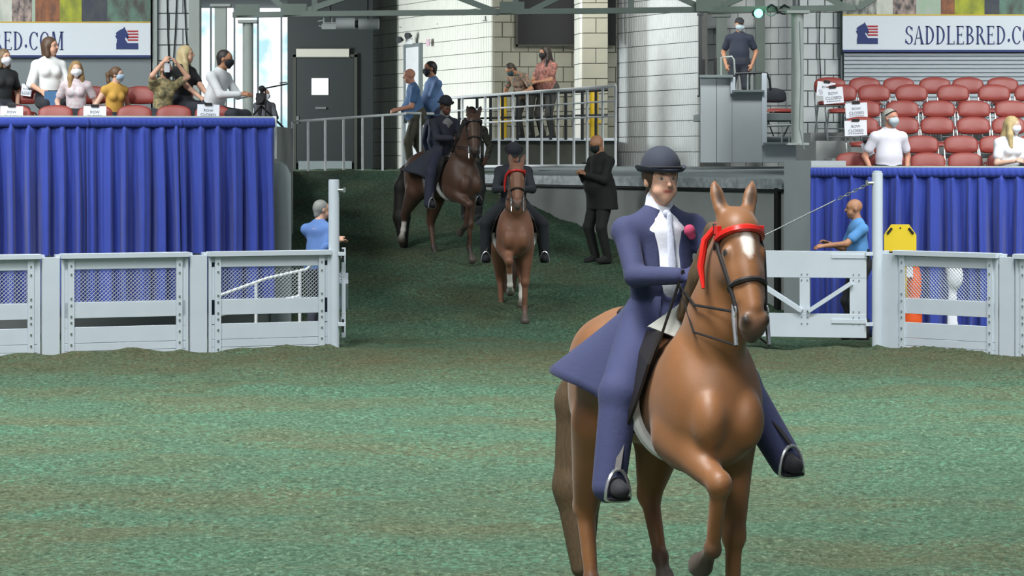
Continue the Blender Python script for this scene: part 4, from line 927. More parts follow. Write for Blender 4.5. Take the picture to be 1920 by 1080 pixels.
def hand_prims(w, d, side, curl=0.5, s=1.0, col=None, thumb_side=1):
    """palm, four fingers of unequal length and a thumb; d = forearm direction, side = across the palm towards the thumb"""
    w, d, side = np.array(w), unit(d), unit(side); side = unit(side - d * (side @ d)); nrm = np.cross(d, side)
    if nrm[2] > 0: nrm = -nrm                                  # palm turned down
    kn = w + d * 0.085 * s; o = [rc(w, kn, 0.026 * s, 0.034 * s, 0.012, flat=(nrm, 0.55), col=col)]
    for i, (off, ln) in enumerate(((0.030, 0.070), (0.010, 0.080), (-0.010, 0.074), (-0.030, 0.058))):
        b0 = kn + side * off * s; d1 = unit(d + nrm * curl); d2 = unit(d * (1 - curl) + nrm * (0.4 + 1.2 * curl)); m = b0 + d1 * ln * 0.5 * s
        o += [rc(b0 - d * 0.015 * s, m, 0.0095 * s, 0.009 * s, 0.004, col=col), rc(m, m + d2 * ln * 0.5 * s, 0.009 * s, 0.0078 * s, 0.004, col=col)]
    t0 = w + d * 0.03 * s + side * 0.025 * s; t1 = t0 + unit(side * 0.8 + d * 0.7 + nrm * 0.3) * 0.04 * s
    o += [rc(t0, t1, 0.013 * s, 0.011 * s, 0.008, col=col), rc(t1, t1 + unit(d + nrm * 0.5 * curl) * 0.032 * s, 0.011 * s, 0.009 * s, 0.004, col=col)]
    return o
def person(label, loc, face=0.0, H=1.72, sit=False, lean=0.0, side=0.0, head=(0, 0), hands=None, poles=None, feet=None, knees=None, pelvis=None, skin='light', build=1.0,
           top=(200, 200, 200), top_pat=None, sleeve='long', pants=(40, 44, 52), shoes=(24, 24, 26), hair='short', hair_c=(60, 44, 34), mask=None, hat=None, hat_c=(36, 42, 56), coat=0, gloves=None,
           shirt=None, tie=None, h=0.014, group=None, fem=False, legw=0.0, features=True, vee=0.0, glasses=False):
    t = thing('person', label, 'person', loc, math.radians(face), group)
    s = H / 1.75; sk = SKIN[skin]; bl = build
    pel = np.array(pelvis if pelvis is not None else ((0, 0.0, 0.56) if sit else (0, 0, 0.93)), float)
    if pelvis is not None: pel = pel / s
    ca, sa = math.cos(math.radians(lean)), math.sin(math.radians(lean)); cb, sb = math.cos(math.radians(side)), math.sin(math.radians(side))
    def Lp(x, y, z):
        y2, z2 = y * ca - z * sa, z * ca + y * sa
        return pel + np.array((x * cb + z2 * sb, y2, z2 * cb - x * sb))
    shw = (0.168 if fem else 0.185) * (0.8 + 0.2 * bl); che, neck = Lp(0, 0.0, 0.34), Lp(0, 0.015, 0.565); sh = {1: Lp(shw, 0.01, 0.45), -1: Lp(-shw, 0.01, 0.45)}
    R = rotm(head[0], head[1], head[2] if len(head) > 2 else 0); hc = Lp(0, -0.005, 0.66) + R @ np.array((0, -0.02, 0.04))
    Hd = lambda x, y, z: hc + R @ np.array((x, y, z))
    FY = (0, 1, 0)
    fwd = np.array(Lp(0, -1, 0.3) - Lp(0, 0, 0.3)); upv = unit(Lp(0, 0, 0.5) - pel)
    wst = (0.105 if fem else 0.125) * bl
    torso = [rc(pel + np.array((-0.06, 0, 0)), pel + np.array((0.06, 0, 0)), 0.115 * bl, None, 0.05), rc(pel, Lp(0, -0.01 * bl, 0.2), 0.14 * bl, wst, 0.05, flat=(fwd, 0.8)),
             rc(Lp(-0.03, -0.015 * bl, 0.2), Lp(-0.03, 0, 0.42), wst, 0.113, 0.05, flat=(fwd, 0.78)), rc(Lp(0.03, -0.015 * bl, 0.2), Lp(0.03, 0, 0.42), wst, 0.113, 0.05, flat=(fwd, 0.78)),
             rc(sh[1], sh[-1], 0.058, None, 0.05), rc(Lp(0, 0.01, 0.46), Lp(0, 0.012, 0.54), 0.10, 0.055, 0.07)]
    if bl > 1.15: torso.append(el(Lp(0, -0.07 * bl, 0.13), (0.14 * bl, 0.11 * bl, 0.15), 0.06))
    if fem: torso += [el(Lp(x, -0.09, 0.36), (0.06, 0.05, 0.06), 0.04) for x in (-0.065, 0.065)]
    arms = {}; body = [dict(p) for p in torso]
    ua, fa = 0.285, 0.255
    df = {1: Lp(0.24, -0.04, -0.02), -1: Lp(-0.24, -0.04, -0.02)}
    for q in (1, -1):
        tgt = df[q] if hands is None or hands[0 if q == 1 else 1] is None else np.array(hands[0 if q == 1 else 1], float) / s
        pole = (q * 0.6, 0.6, -0.5) if poles is None else poles[0 if q == 1 else 1]
        e, w = ik(sh[q], tgt, ua, fa, pole); arms[q] = (sh[q], e, w)
        body += [rc(sh[q], e, 0.052 * (0.6 + 0.4 * bl), 0.041, 0.03), rc(e, w, 0.041, 0.028, 0.02)] + hand_prims(w, w - e, (-q * 0.7, -0.5, 0.4), 0.35, 1.0, None)
    legs = {}
    for q in (1, -1):
        hp = pel + np.array((q * 0.092, 0, -0.03))
        if feet is not None: ft = np.array(feet[0 if q == 1 else 1], float) / s
        elif sit: ft = np.array((q * 0.11, -0.42, 0.08))
        else: ft = np.array((q * 0.11, 0.02 * q, 0.085))
        kp = (q * 0.25, -1, 0.3) if knees is None else knees[0 if q == 1 else 1]
        kn, an = ik(hp, ft, 0.43, 0.42, kp); legs[q] = (hp, kn, an)
        body += [rc(hp, kn, 0.085 * (0.5 + 0.5 * bl), 0.056, 0.03), rc(kn, an, 0.056, 0.038, 0.02), rc(an, an + np.array((0, -0.13, -0.045)), 0.04, 0.03, 0.02)]
    # head
    body += [rc(Lp(0, 0.015, 0.52), Hd(0, 0.015, -0.06), 0.054 if fem else 0.06, 0.052, 0.02), el(Hd(0, 0.012, 0.03), (0.074, 0.094, 0.088), 0.03, R), rc(Hd(0, -0.022, 0.02), Hd(0, -0.05, -0.082), 0.066, 0.038, 0.03),
             rc(Hd(-0.028, -0.05, -0.05), Hd(0.028, -0.05, -0.05), 0.036, None, 0.02), rc(Hd(0, -0.088, 0.015), Hd(0, -0.112, -0.022), 0.008, 0.014, 0.012)]
    body += [el(Hd(q * 0.076, 0.012, -0.006), (0.012, 0.022, 0.032), 0.008, R) for q in (1, -1)]
    body += [rc(Hd(-0.042, -0.078, 0.028), Hd(0.042, -0.078, 0.028), 0.012, None, 0.012)]
    if features:
        dk = srgb(44, 30, 26)
        for q in (1, -1):
            body.append(el(Hd(q * 0.032, -0.092, 0.008), (0.016, 0.022, 0.008), R=R, col=srgb(196, 186, 180), paint=True, soft=0.003)); body.append(el(Hd(q * 0.032, -0.092, 0.009), (0.008, 0.022, 0.0085), R=R, col=dk, paint=True, soft=0.003)); body.append(el(Hd(q * 0.033, -0.09, 0.03), (0.02, 0.02, 0.005), R=R, col=srgb(*hair_c), paint=True, soft=0.004))
        body.append(el(Hd(0, -0.09, -0.055), (0.027, 0.03, 0.009), R=R, col=srgb(158, 84, 76), paint=True, soft=0.004))
    for p in body:
        if p['col'] is None: p['col'] = sk
    def sc(ps):
        out = []
        for p in ps:
            p = dict(p); p['a'] = p['a'] * s; p['k'] = p['k'] * s
            if p['t'] == 'rc': p['b'] = p['b'] * s; p['ra'] *= s; p['rb'] *= s
            else: p['r'] = p['r'] * s
            out.append(p)
        return out
    def grow(ps, d, **kw):
        out = []
        for p in ps:
            p = dict(p)
            if p['t'] == 'rc': p['ra'] += d; p['rb'] += d
            else: p['r'] = p['r'] + d
            p.update(kw); out.append(p)
        return out
    link('body', sdf_mesh('body', sc(body), h * (0.85 if h < 0.013 else 1.0)), M_SKIN, t)
    # clothing
    tp = grow(torso, 0.014); tp = [p for i, p in enumerate(tp) if i != 5] + [rc(Lp(0, 0.01, 0.44), Lp(0, 0.012, 0.525), 0.105, 0.07, 0.05)] + [rc(Lp(x, 0.012, 0.52), Lp(x * 3.2, 0.01, 0.47), 0.05, 0.045, 0.05) for x in (-0.04, 0.04)]
    for q in (1, -1):
        a, e, w = arms[q]
        if sleeve == 'long': tp += [rc(a, e, 0.064, 0.054, 0.03), rc(e, w + (e - w) * 0.06, 0.053, 0.042, 0.02)]
        elif sleeve == 'short': tp += [rc(a, a + (e - a) * 0.62, 0.064, 0.066, 0.03)]
        elif sleeve == 'mid': tp += [rc(a, e, 0.064, 0.064, 0.03)]
        else: tp += [rc(a, a + (e - a) * 0.1, 0.07, 0.06, 0.02)]
    hem = []
    if coat and not sit:
        tp += [rc(Lp(-0.05, 0, 0.1), pel + np.array((-0.06, 0.01, -coat)), 0.15 * bl, 0.17 * bl, 0.05, flat=FY_(fwd)), rc(Lp(0.05, 0, 0.1), pel + np.array((0.06, 0.01, -coat)), 0.15 * bl, 0.17 * bl, 0.05, flat=FY_(fwd))]
        hem = [(pel * s + np.array((0, 0, -coat * s)), (0, 0, -1))]
    elif not coat: hem = [(Lp(0, 0, -0.05) * s, -upv)]
    if shirt is not None:
        v0, v1 = Lp(0, -0.16, 0.54), Lp(0, -0.16, 0.16)
        tp.append(rc(v0, v1, 0.074 + vee, 0.016 + vee * 1.6, 0.01, sub=True))
        link('shirt', sdf_mesh('shirt', sc(grow(torso, 0.006)[1:] + [rc(Lp(0, 0.012, 0.5), Lp(0, 0.012, 0.60), 0.075, 0.066, 0.02)]), h, colour=False, clips=[(Lp(0, 0, -0.02) * s, -upv)]), cloth(shirt), t)
        if tie is not None: link('necktie', sdf_mesh('necktie', sc([rc(Lp(0, -0.118, 0.53), Lp(0, -0.145, 0.24), 0.016, 0.026, 0.01, flat=(fwd, 0.3)), el(Lp(0, -0.088, 0.54), (0.022, 0.018, 0.02), 0.01)]), h * 0.7, colour=False), cloth(tie), t)
    link('jacket' if (coat or shirt) else 'shirt', sdf_mesh('top', sc(tp), h, colour=False, clips=hem), cloth(top, top_pat), t)
    if sleeve == 'under':
        pass
    pr = [rc(pel + np.array((-0.06, 0, 0.02)), pel + np.array((0.06, 0, 0.02)), 0.127 * bl, None, 0.05), rc(pel, Lp(0, 0, 0.08), 0.14 * bl + 0.010, 0.135 * bl + 0.008, 0.05, flat=(fwd, 0.82))]
    for q in (1, -1):
        a, kn, an = legs[q]; pr += [rc(a, kn, 0.102 * (0.5 + 0.5 * bl) + legw, 0.074 + legw, 0.04), rc(kn, an + (an - kn) * (0.1 if legw else 0), 0.074 + legw * 0.8, 0.058 + legw * 0.9, 0.03)]
    link('trousers', sdf_mesh('trousers', sc(pr), h, colour=False), cloth(pants), t)
    for q in (1, -1):
        an = legs[q][2]; link('shoe', sdf_mesh('shoe', sc([rc(an + np.array((0, 0.03, -0.045)), an + np.array((0, -0.15, -0.05)), 0.042, 0.036, 0.02), rc(an + np.array((0, 0.01, 0.03)), an + np.array((0, 0.01, -0.05)), 0.050, 0.047, 0.02), rc(an + np.array((0, 0.0, 0.0)), an + np.array((0, -0.14, -0.05)), 0.048, 0.038, 0.02)]), h, colour=False, clips=[(an * s + np.array((0, 0, -0.082 * s)), (0, 0, -1))]), cloth(shoes), t)
    if gloves is not None:
        for q in (1, -1):
            a, e, w = arms[q]; gp = grow(hand_prims(w, w - e, (-q * 0.7, -0.5, 0.4), 0.35), 0.004); gp += [rc(w + (e - w) * 0.08, w, 0.036, 0.034, 0.01)]
            link('glove', sdf_mesh('glove', sc(gp), min(h, 0.009), colour=False), cloth(gloves), t)
    # hair
    hp = []
    if hair != 'bald':
        big = 0.0 if hair in ('short', 'buzz') else 0.008
        hp = [el(Hd(0, 0.022, 0.035), (0.083 + big, 0.098 + big, 0.092 + big), 0.02, R), el(Hd(0, -0.085, -0.03), (0.066, 0.075, 0.098), 0.005, R, sub=True)]
        if hair in ('short',): hp.append(rc(Hd(0, 0.05, 0.0), Hd(0, 0.055, -0.06), 0.07, 0.05, 0.02))
        if hair == 'bob': hp = [hp[0], rc(Hd(-0.07, 0.02, 0.0), Hd(-0.078, 0.0, -0.12), 0.042, 0.036, 0.03), rc(Hd(0.07, 0.02, 0.0), Hd(0.078, 0.0, -0.12), 0.042, 0.036, 0.03), rc(Hd(0, 0.06, 0), Hd(0, 0.065, -0.13), 0.075, 0.06, 0.03), hp[1]]
        if hair == 'long':
            hp = [hp[0]] + chain([Hd(-0.07, 0.02, 0.0), Hd(-0.085, 0.0, -0.13), Hd(-0.09, -0.03, -0.30)], [0.042, 0.042, 0.028]) + chain([Hd(0.07, 0.02, 0.0), Hd(0.085, 0.0, -0.13), Hd(0.09, -0.03, -0.30)], [0.042, 0.042, 0.028]) + chain([Hd(0, 0.06, 0), Hd(0, 0.09, -0.15), Hd(0, 0.12, -0.34)], [0.078, 0.07, 0.045]) + [hp[1]]
        if hair == 'pony': hp += chain([Hd(0, 0.11, 0.05), Hd(0, 0.16, 0.01), Hd(0, 0.15, -0.10), Hd(0, 0.11, -0.17)], [0.022, 0.034, 0.03, 0.014])
        if hair == 'bun': hp += [el(Hd(0, 0.1, -0.06), (0.045, 0.04, 0.04), 0.02)]
        link('hair', sdf_mesh('hair', sc(hp), h * 0.9, colour=False), mat('hair_%d_%d_%d' % hair_c, srgb(*hair_c), 0.55, var=0.25, scale=40, stretch=(3, 3, 0.4)), t)
    if mask is not None:
        m = link('face_mask', sdf_mesh('face_mask', sc([rc(Hd(-0.035, -0.05, -0.04), Hd(0.035, -0.05, -0.04), 0.052, None, 0.02), el(Hd(0, -0.075, -0.03), (0.04, 0.048, 0.05), 0.03, R), rc(Hd(0, -0.05, -0.06), Hd(0, -0.055, -0.09), 0.046, 0.034, 0.02)]), h * 0.8, colour=False, clips=[((Hd(0, -0.015, 0)) * s, R @ np.array((0, 1, 0)))]), cloth(mask), t)
        for q in (1, -1): mb = MB(); mb.tube([Hd(q * 0.066, -0.04, -0.02) * s, Hd(q * 0.078, 0.0, 0.0) * s, Hd(q * 0.08, 0.03, 0.0) * s], 0.003, 4); mb.build('ear_loop', cloth(mask), m)
    if hat == 'derby':
        mh = cloth(hat_c); ho = bpy.data.objects.new('derby_hat', None)
        crown = [el(Hd(0, 0.01, 0.07), (0.099, 0.117, 0.105), 0.02, R)]
        o = link('derby_hat', sdf_mesh('derby_hat', sc(crown), h * 0.8, colour=False, clips=[(Hd(0, 0, 0.046) * s, -(R @ np.array((0, 0, 1))))]), mh, t)
        mb = MB(); n = 32; vs = []
        for rr, zz in ((0.94, 0.050), (1.14, 0.044), (1.24, 0.056), (1.255, 0.062), (1.14, 0.054), (0.94, 0.060)):
            for k in range(n): a = 2 * PI * k / n; up = 0.022 * abs(math.cos(a)) ** 2 * (rr - 0.96) / 0.4; vs.append(Hd(0.1 * rr * math.cos(a), 0.01 + 0.122 * rr * math.sin(a), zz + up - 0.012 * abs(math.sin(a)) * (rr - 0.96) / 0.4) * s)
        mb.add(vs, [(r * n + k, r * n + (k + 1) % n, ((r + 1) % 6) * n + (k + 1) % n, ((r + 1) % 6) * n + k) for r in range(6) for k in range(n)]); mb.build('brim', mh, o, True)
        mb = MB(); n = 28; mb.tube([Hd(0.1 * math.cos(a), 0.01 + 0.118 * math.sin(a), 0.066) * s for a in np.linspace(0, 2 * PI, n + 1)[:-1]], 0.009, 6, True); mb.build('hat_band', cloth((24, 26, 34)), o, True)
    if hat == 'cap':
        o = link('cap', sdf_mesh('cap', sc([el(Hd(0, 0.01, 0.055), (0.086, 0.105, 0.082), 0.02, R), rc(Hd(0, -0.08, 0.055), Hd(0, -0.15, 0.045), 0.06, 0.05, 0.02, flat=(R @ np.array((0, 0, 1)), 0.2))]), h * 0.9, colour=False, clips=[(Hd(0, 0, 0.035) * s, -(R @ np.array((0, 0, 1))))]), cloth((30, 32, 36)), t)
    if glasses: mb = MB(); mb.tube([Hd(0.088 * math.sin(a), 0.02 - 0.085 * math.cos(a), 0.03 + 0.062 * math.cos(a)) * s for a in np.linspace(-1.6, 1.6, 14)], 0.008, 6); mb.build('glasses', M_BLACK, t, True)
    return t, dict(hc=hc * s, arms={q: [x * s for x in arms[q]] for q in arms}, legs={q: [x * s for x in legs[q]] for q in legs}, Hd=lambda x, y, z: Hd(x, y, z) * s, Lp=lambda x, y, z: Lp(x, y, z) * s, s=s)
def FY_(f): return (f, 0.72)
def gadget(name, label, cat, loc, parts, rz=0.0):
    t = thing(name, label, cat, loc, rz)
    for n, c, d, m in parts: mb = MB(); mb.box(c, d); mb.build(n, m, t)
    return t

# ------------------------------------------------------------------ spectators in the left stand (seated in the second row)
yS, zS = LROW[1]; 
def seat_at(px, y=None, dz=0.0): yy = y or yS; return (U(px, yy), yy, zS + dz)
person('woman in black top with white mask at the left frame edge', seat_at(2), 35, 1.66, True, 6, head=(15, 0), skin='light', top=(30, 34, 36), hair='bob', hair_c=(112, 92, 66), mask=(214, 218, 226), fem=True, sleeve='short')
person('woman in white blouse with brown shoulder-length hair turning right', seat_at(92, yS + 0.25, 0.06), 25, 1.80, True, 0, head=(45, 0), skin='light', top=(222, 224, 224), hair='bob', hair_c=(84, 62, 46), fem=True, sleeve='mid', hands=((0.12, -0.3, 0.72), (-0.2, -0.3, 0.68)))
gadget('blue_folder', 'flat blue folder held by the woman in white blouse', 'folder', P(97, 186, yS - 0.25), [('cover', (0, 0, 0), (0.2, 0.012, 0.22), cloth((70, 110, 150))), ('page', (0.006, 0.006, 0.0), (0.185, 0.008, 0.21), M_PAPER)], 0.2)
person('girl with long blonde hair and white mask in a pale shirt', seat_at(143, yS - 0.25, -0.08), 5, 1.55, True, 8, head=(10, 4), skin='fair', top=(206, 204, 208), top_pat=(196, 170, 176), hair='long', hair_c=(150, 120, 78), mask=(230, 232, 238), fem=True, sleeve='short')
person('girl with brown ponytail and pale blue mask in mustard top', seat_at(212, yS - 0.1, -0.10), 35, 1.48, True, 8, head=(40, 0), skin='fair', top=(196, 152, 70), hair='pony', hair_c=(96, 72, 52), mask=(160, 184, 206), fem=True, sleeve='none')
pp, J = person('woman in olive top and black mask raising a phone', seat_at(303, yS - 0.15, -0.1), 30, 1.58, True, 10, head=(20, 12), skin='light', top=(96, 100, 84), top_pat=(176, 158, 110), hair='short', hair_c=(120, 96, 62), mask=(34, 36, 42), fem=True, sleeve='short', hands=((0.12, -0.26, 1.20), (-0.10, -0.28, 1.22)), poles=((0.8, -0.2, -0.6), (-0.8, -0.2, -0.6)))
gadget('smartphone', 'pale smartphone held up by the woman in olive', 'phone', P(313, 125, yS - 0.42), [('case', (0, 0, 0), (0.075, 0.012, 0.15), M_PAPER), ('lens', (0.02, -0.008, 0.055), (0.025, 0.006, 0.025), M_BLACK)], 0.6)
person('woman in black top with long pale blonde hair facing right', seat_at(342, yS + 0.2, 0.04), 55, 1.68, True, 4, head=(30, 0), skin='light', top=(26, 28, 30), hair='long', hair_c=(186, 168, 126), fem=True, sleeve='short', hands=((0.1, -0.4, 0.62), (-0.1, -0.4, 0.62)))
person('man in white shirt and black mask leaning right on the rail', (U(396, 39.75), 39.75, LROW[0][1] + 0.18), 65, 1.78, True, 16, head=(15, 6), skin='tan', top=(206, 208, 212), hair='short', hair_c=(44, 38, 36), mask=(28, 28, 34), hands=((0.1, -0.5, 0.78), (-0.1, -0.5, 0.78)), build=1.05)
person('camera operator in grey behind the black video camera', (U(496, 62.0), 62.0, 2.06), 25, 1.66, False, 0, head=(30, 0), skin='light', top=(92, 94, 100), pants=(104, 104, 114), hair='short', hair_c=(70, 46, 36), mask=(206, 208, 214), hands=((0.1, -0.3, 1.05), (-0.1, -0.32, 1.05)))
# ------------------------------------------------------------------ right stand
person('grey-haired man in white shirt and mask with glasses on his head', (U(1663, 39.2), 39.05, RTOP[0][1] - 0.82), 15, 1.76, True, 2, head=(35, 2), skin='ruddy', top=(222, 220, 230), hair='short', hair_c=(168, 164, 156), mask=(188, 198, 204), sleeve='short', build=1.1, glasses=True)
person('blonde girl in white tee and white mask, right stand', (U(1886, 39.2), 39.05, RTOP[0][1] - 0.84), 20, 1.66, True, 8, head=(40, 4), skin='fair', top=(232, 234, 238), hair='long', hair_c=(186, 164, 116), mask=(230, 230, 240), fem=True, sleeve='short', hands=((0.06, -0.25, 0.72), (-0.06, -0.27, 0.72)))
person('spectator in pale blue top cut by the right frame edge', (U(1948, 39.2), 39.05, RTOP[0][1] - 0.92), 0, 1.6, True, 4, skin='fair', top=(150, 176, 196), hair='short', hair_c=(110, 80, 50), sleeve='short')
# ------------------------------------------------------------------ people on the concourse
person('bald man in blue shirt leaning on the white railing', (U(781, 50.6), 50.6, 2.06), -80, 1.76, False, 8, head=(0, 8), skin='ruddy', top=(74, 108, 150), pants=(72, 70, 58), hair='bald', sleeve='short', hands=((0.1, -0.34, 1.05), (-0.1, -0.34, 1.05)), poles=((0.5, 0.8, -0.3), (-0.5, 0.8, -0.3)), feet=((0.12, -0.12, 0.09), (-0.1, 0.2, 0.09)), build=1.3)
person('heavier dark-haired man in blue shirt behind the bald man', (U(817, 51.2), 51.2, 2.06), -70, 1.90, False, 6, head=(-5, 6), skin='tan', top=(92, 122, 166), pants=(46, 56, 78), hair='short', hair_c=(34, 30, 28), mask=(36, 38, 44), sleeve='short', hands=((0.05, -0.36, 1.08), (-0.15, -0.36, 1.08)), poles=((0.5, 0.8, -0.3), (-0.5, 0.8, -0.3)), build=1.6)
person('woman with long dark hair in pink floral blouse on the balcony', (U(1027, 54.3), 54.3, 2.62), -45, 1.70, False, 4, head=(-20, 4), skin='tan', top=(176, 112, 100), top_pat=(96, 76, 70), pants=(62, 62, 60), hair='long', hair_c=(38, 28, 24), mask=(24, 24, 26), fem=True, sleeve='short', hands=((0.05, -0.32, 1.05), (-0.12, -0.34, 1.05)), build=1.45)
person('person in teal patterned top bending forward over the balcony railing', (U(988, 54.5), 54.4, 2.62), -35, 1.62, False, 48, head=(-30, 50), skin='tan', top=(62, 92, 92), top_pat=(170, 128, 100), pants=(52, 54, 50), hair='short', hair_c=(54, 46, 38), mask=(40, 70, 76), fem=True, sleeve='short', hands=((0.2, -0.48, 0.85), (-0.16, -0.48, 0.85)), build=1.2)
person('bald man in long black coat looking at his phone beside the ramp', (U(1128, 42.9), 42.9, gz(0, 42.9)), -55, 1.86, False, 3, head=(-15, 28), skin='tan', top=(24, 26, 24), pants=(24, 27, 24), hair='bald', coat=0.2, mask=(26, 34, 34), hands=((0.1, -0.34, 1.28), (-0.02, -0.36, 1.30)), build=1.3)
gadget('smartphone', 'dark smartphone in the hands of the man in black', 'phone', P(1098, 306, 42.6), [('case', (0, 0, 0), (0.03, 0.14, 0.02), M_BLACK), ('screen', (0, 0, 0.011), (0.026, 0.12, 0.003), M_DARKM)], 0.6)
person('steward in dark polo shirt and cap standing on the stair', (U(1386, 50.2), 50.2, V(214, 50.2)), -10, 1.62, False, 0, head=(20, 6), skin='tan', top=(32, 38, 54), pants=(34, 38, 48), hair='short', hair_c=(60, 40, 30), mask=(150, 166, 172), hat='cap', sleeve='short', build=1.15)
person('groom with dark face mask walking behind the dark horse', (U(884, 45.9), 45.9, gz(0, 45.9)), 10, 1.74, False, 0, head=(-5, 4), skin='brown', top=(44, 44, 40), top_pat=(84, 82, 70), pants=(34, 36, 34), hair='short', hair_c=(24, 22, 22), hands=((0.22, -0.1, 0.95), (-0.22, -0.1, 0.95)))
# ------------------------------------------------------------------ gate attendants
person('grey-haired gateman in light blue sweater behind the left post', (U(597, 37.4), 37.4, 0.02), 150, 1.76, False, 3, head=(-30, 4), skin='light', top=(96, 130, 190), pants=(60, 62, 74), hair='short', hair_c=(140, 140, 138), hands=((-0.06, -0.32, 1.22), (-0.36, 0.16, 1.24)), poles=((0.5, 0.8, -0.3), (-0.5, 0.6, -0.6)), build=1.1)
person('bald gateman in light blue polo with black sleeves at the right gate', (U(1612, 37.2), 37.2, 0.02), -80, 1.78, False, 4, head=(-8, 2), skin='tan', top=(84, 140, 196), pants=(28, 30, 36), hair='bald', sleeve='short', hands=((0.2, -0.5, 1.20), (-0.16, -0.36, 1.22)), poles=((0.4, 0.6, -0.7), (-0.4, 0.6, -0.7)), build=1.05)
# ================================================================== HORSES AND RIDERS
M_HORSE = mat('horse_coat', (0.2, 0.1, 0.05), 0.52, attr=True, var=0.16, scale=5, bump=0.06, bscale=50, spec=0.45, sheen=0.1)
M_LEATHER = mat('black_leather', srgb(26, 24, 24), 0.45, var=0.1)
M_REDP = mat('red_patent', srgb(190, 34, 26), 0.3)
M_SILVER = mat('bit_steel', srgb(200, 202, 204), 0.2, 0.9)
M_GIRTH = mat('white_girth', srgb(206, 208, 206), 0.7)
def horse(label, loc, face, coat, dark, mane_c, legs, h=0.014, blaze=None, muzzle_c=None, socks=(), browband=M_REDP, ribbon=True, headyaw=0.0, group='show horses with riders', tail_sway=0.0):
    t = thing('horse', label, 'horse', loc, math.radians(face), group); C, Dk = srgb(*coat), srgb(*dark); Wt = srgb(214, 208, 200); hoof = srgb(70, 62, 54)
    B = [rc((0, -0.22, 1.17), (0, 0.42, 1.19), 0.265, 0.285, 0.08, flat=((1, 0, 0), 0.92)), el((0, -0.46, 1.16), (0.225, 0.21, 0.29), 0.10), el((0, -0.54, 1.06), (0.14, 0.12, 0.17), 0.06)]
    for q in (-1, 1): B += [el((q * 0.135, -0.38, 1.17), (0.105, 0.19, 0.31), 0.06), el((q * 0.095, -0.615, 1.10), (0.085, 0.095, 0.14), 0.03), el((q * 0.14, 0.62, 1.16), (0.135, 0.25, 0.30), 0.08)]
    B += [el((0, 0.62, 1.34), (0.24, 0.32, 0.22), 0.10), el((0, -0.16, 1.44), (0.075, 0.28, 0.12), 0.08), rc((0, 0.0, 1.40), (0, 0.6, 1.46), 0.09, 0.10, 0.08)]
    hy = math.radians(headyaw); rot = lambda v: np.array((v[0] * math.cos(hy) - v[1] * math.sin(hy), v[0] * math.sin(hy) + v[1] * math.cos(hy), v[2]))
    poll = np.array((0, -0.70, 2.06)); 
    B += chain([(0, -0.36, 1.30), (0, -0.50, 1.56), (0, -0.60, 1.80), (0, -0.66, 2.0)], [0.25, 0.185, 0.135, 0.095], 0.07, flat=((1, 0, 0), 0.66))
    ax = unit(rot(np.array((0, -0.27, -0.53)))); fr = unit(np.cross(np.array((math.cos(hy), math.sin(hy), 0)), ax)); 
    if fr[1] > 0: fr = -fr
    lx = unit(np.cross(ax, fr)); lx = lx if lx[0] > 0 else -lx; HL = 0.60; Rh = np.stack([lx, fr, ax], 1)
    hp = lambda l, f, a: poll + lx * l + fr * f + ax * (a * HL)
    B += [el(hp(0, 0.0, 0.10), (0.085, 0.085, 0.10), 0.05, Rh), rc(hp(0, 0.02, 0.14), hp(0, 0.015, 0.50), 0.092, 0.072, 0.04), rc(hp(0, 0.015, 0.50), hp(0, 0.0, 0.88), 0.068, 0.058, 0.03),
          rc(hp(0, 0.055, 0.3), hp(0, 0.045, 0.8), 0.045, 0.035, 0.03), el(hp(0, -0.01, 0.92), (0.06, 0.06, 0.065), 0.03, Rh, col=srgb(*muzzle_c) if muzzle_c else Dk), el(hp(0, -0.05, 0.95), (0.042, 0.035, 0.05), 0.02, Rh, col=srgb(*muzzle_c) if muzzle_c else Dk)]
    for q in (-1, 1):
        B += [el(hp(q * 0.052, -0.075, 0.32), (0.045, 0.085, 0.11), 0.04, Rh), el(hp(q * 0.084, 0.035, 0.34), (0.022, 0.03, 0.035), 0.02, Rh), rc(hp(q * 0.07, 0.02, 0.42), hp(q * 0.05, 0.02, 0.72), 0.022, 0.016, 0.03),
              el(hp(q * 0.045, 0.035, 0.90), (0.024, 0.028, 0.03), 0.015, Rh, col=Dk), el(hp(q * 0.055, 0.055, 0.91), (0.014, 0.016, 0.02), R=Rh, col=srgb(16, 12, 10), paint=True, soft=0.006),
              el(hp(q * 0.104, 0.045, 0.345), (0.02, 0.024, 0.018), R=Rh, col=srgb(14, 10, 8), paint=True, soft=0.005)]
        ed = unit(lx * (q * (0.30 if q > 0 else 0.12)) - ax * 1.0 + fr * 0.05); el0 = unit(lx - ed * (lx @ ed)); Re = np.stack([el0, np.cross(ed, el0), ed], 1); eb = hp(q * 0.062, 0.0, -0.02)
        B += [rc(hp(q * 0.05, -0.01, 0.05), eb + ed * 0.02, 0.036, 0.030, 0.03), el(eb + ed * 0.075, (0.036, 0.022, 0.085), 0.02, Re), rc(eb + ed * 0.11, eb + ed * 0.185, 0.022, 0.004, 0.02),
              el(eb + ed * 0.08 + fr * 0.018, (0.017, 0.014, 0.065), R=Re, paint=True, col=Dk, soft=0.008)]
    if blaze:
        for l, a0, a1, r0, r1 in blaze: B.append(rc(hp(l, 0.10, a0), hp(l, 0.09, a1), r0, r1, paint=True, col=Wt, soft=0.008))
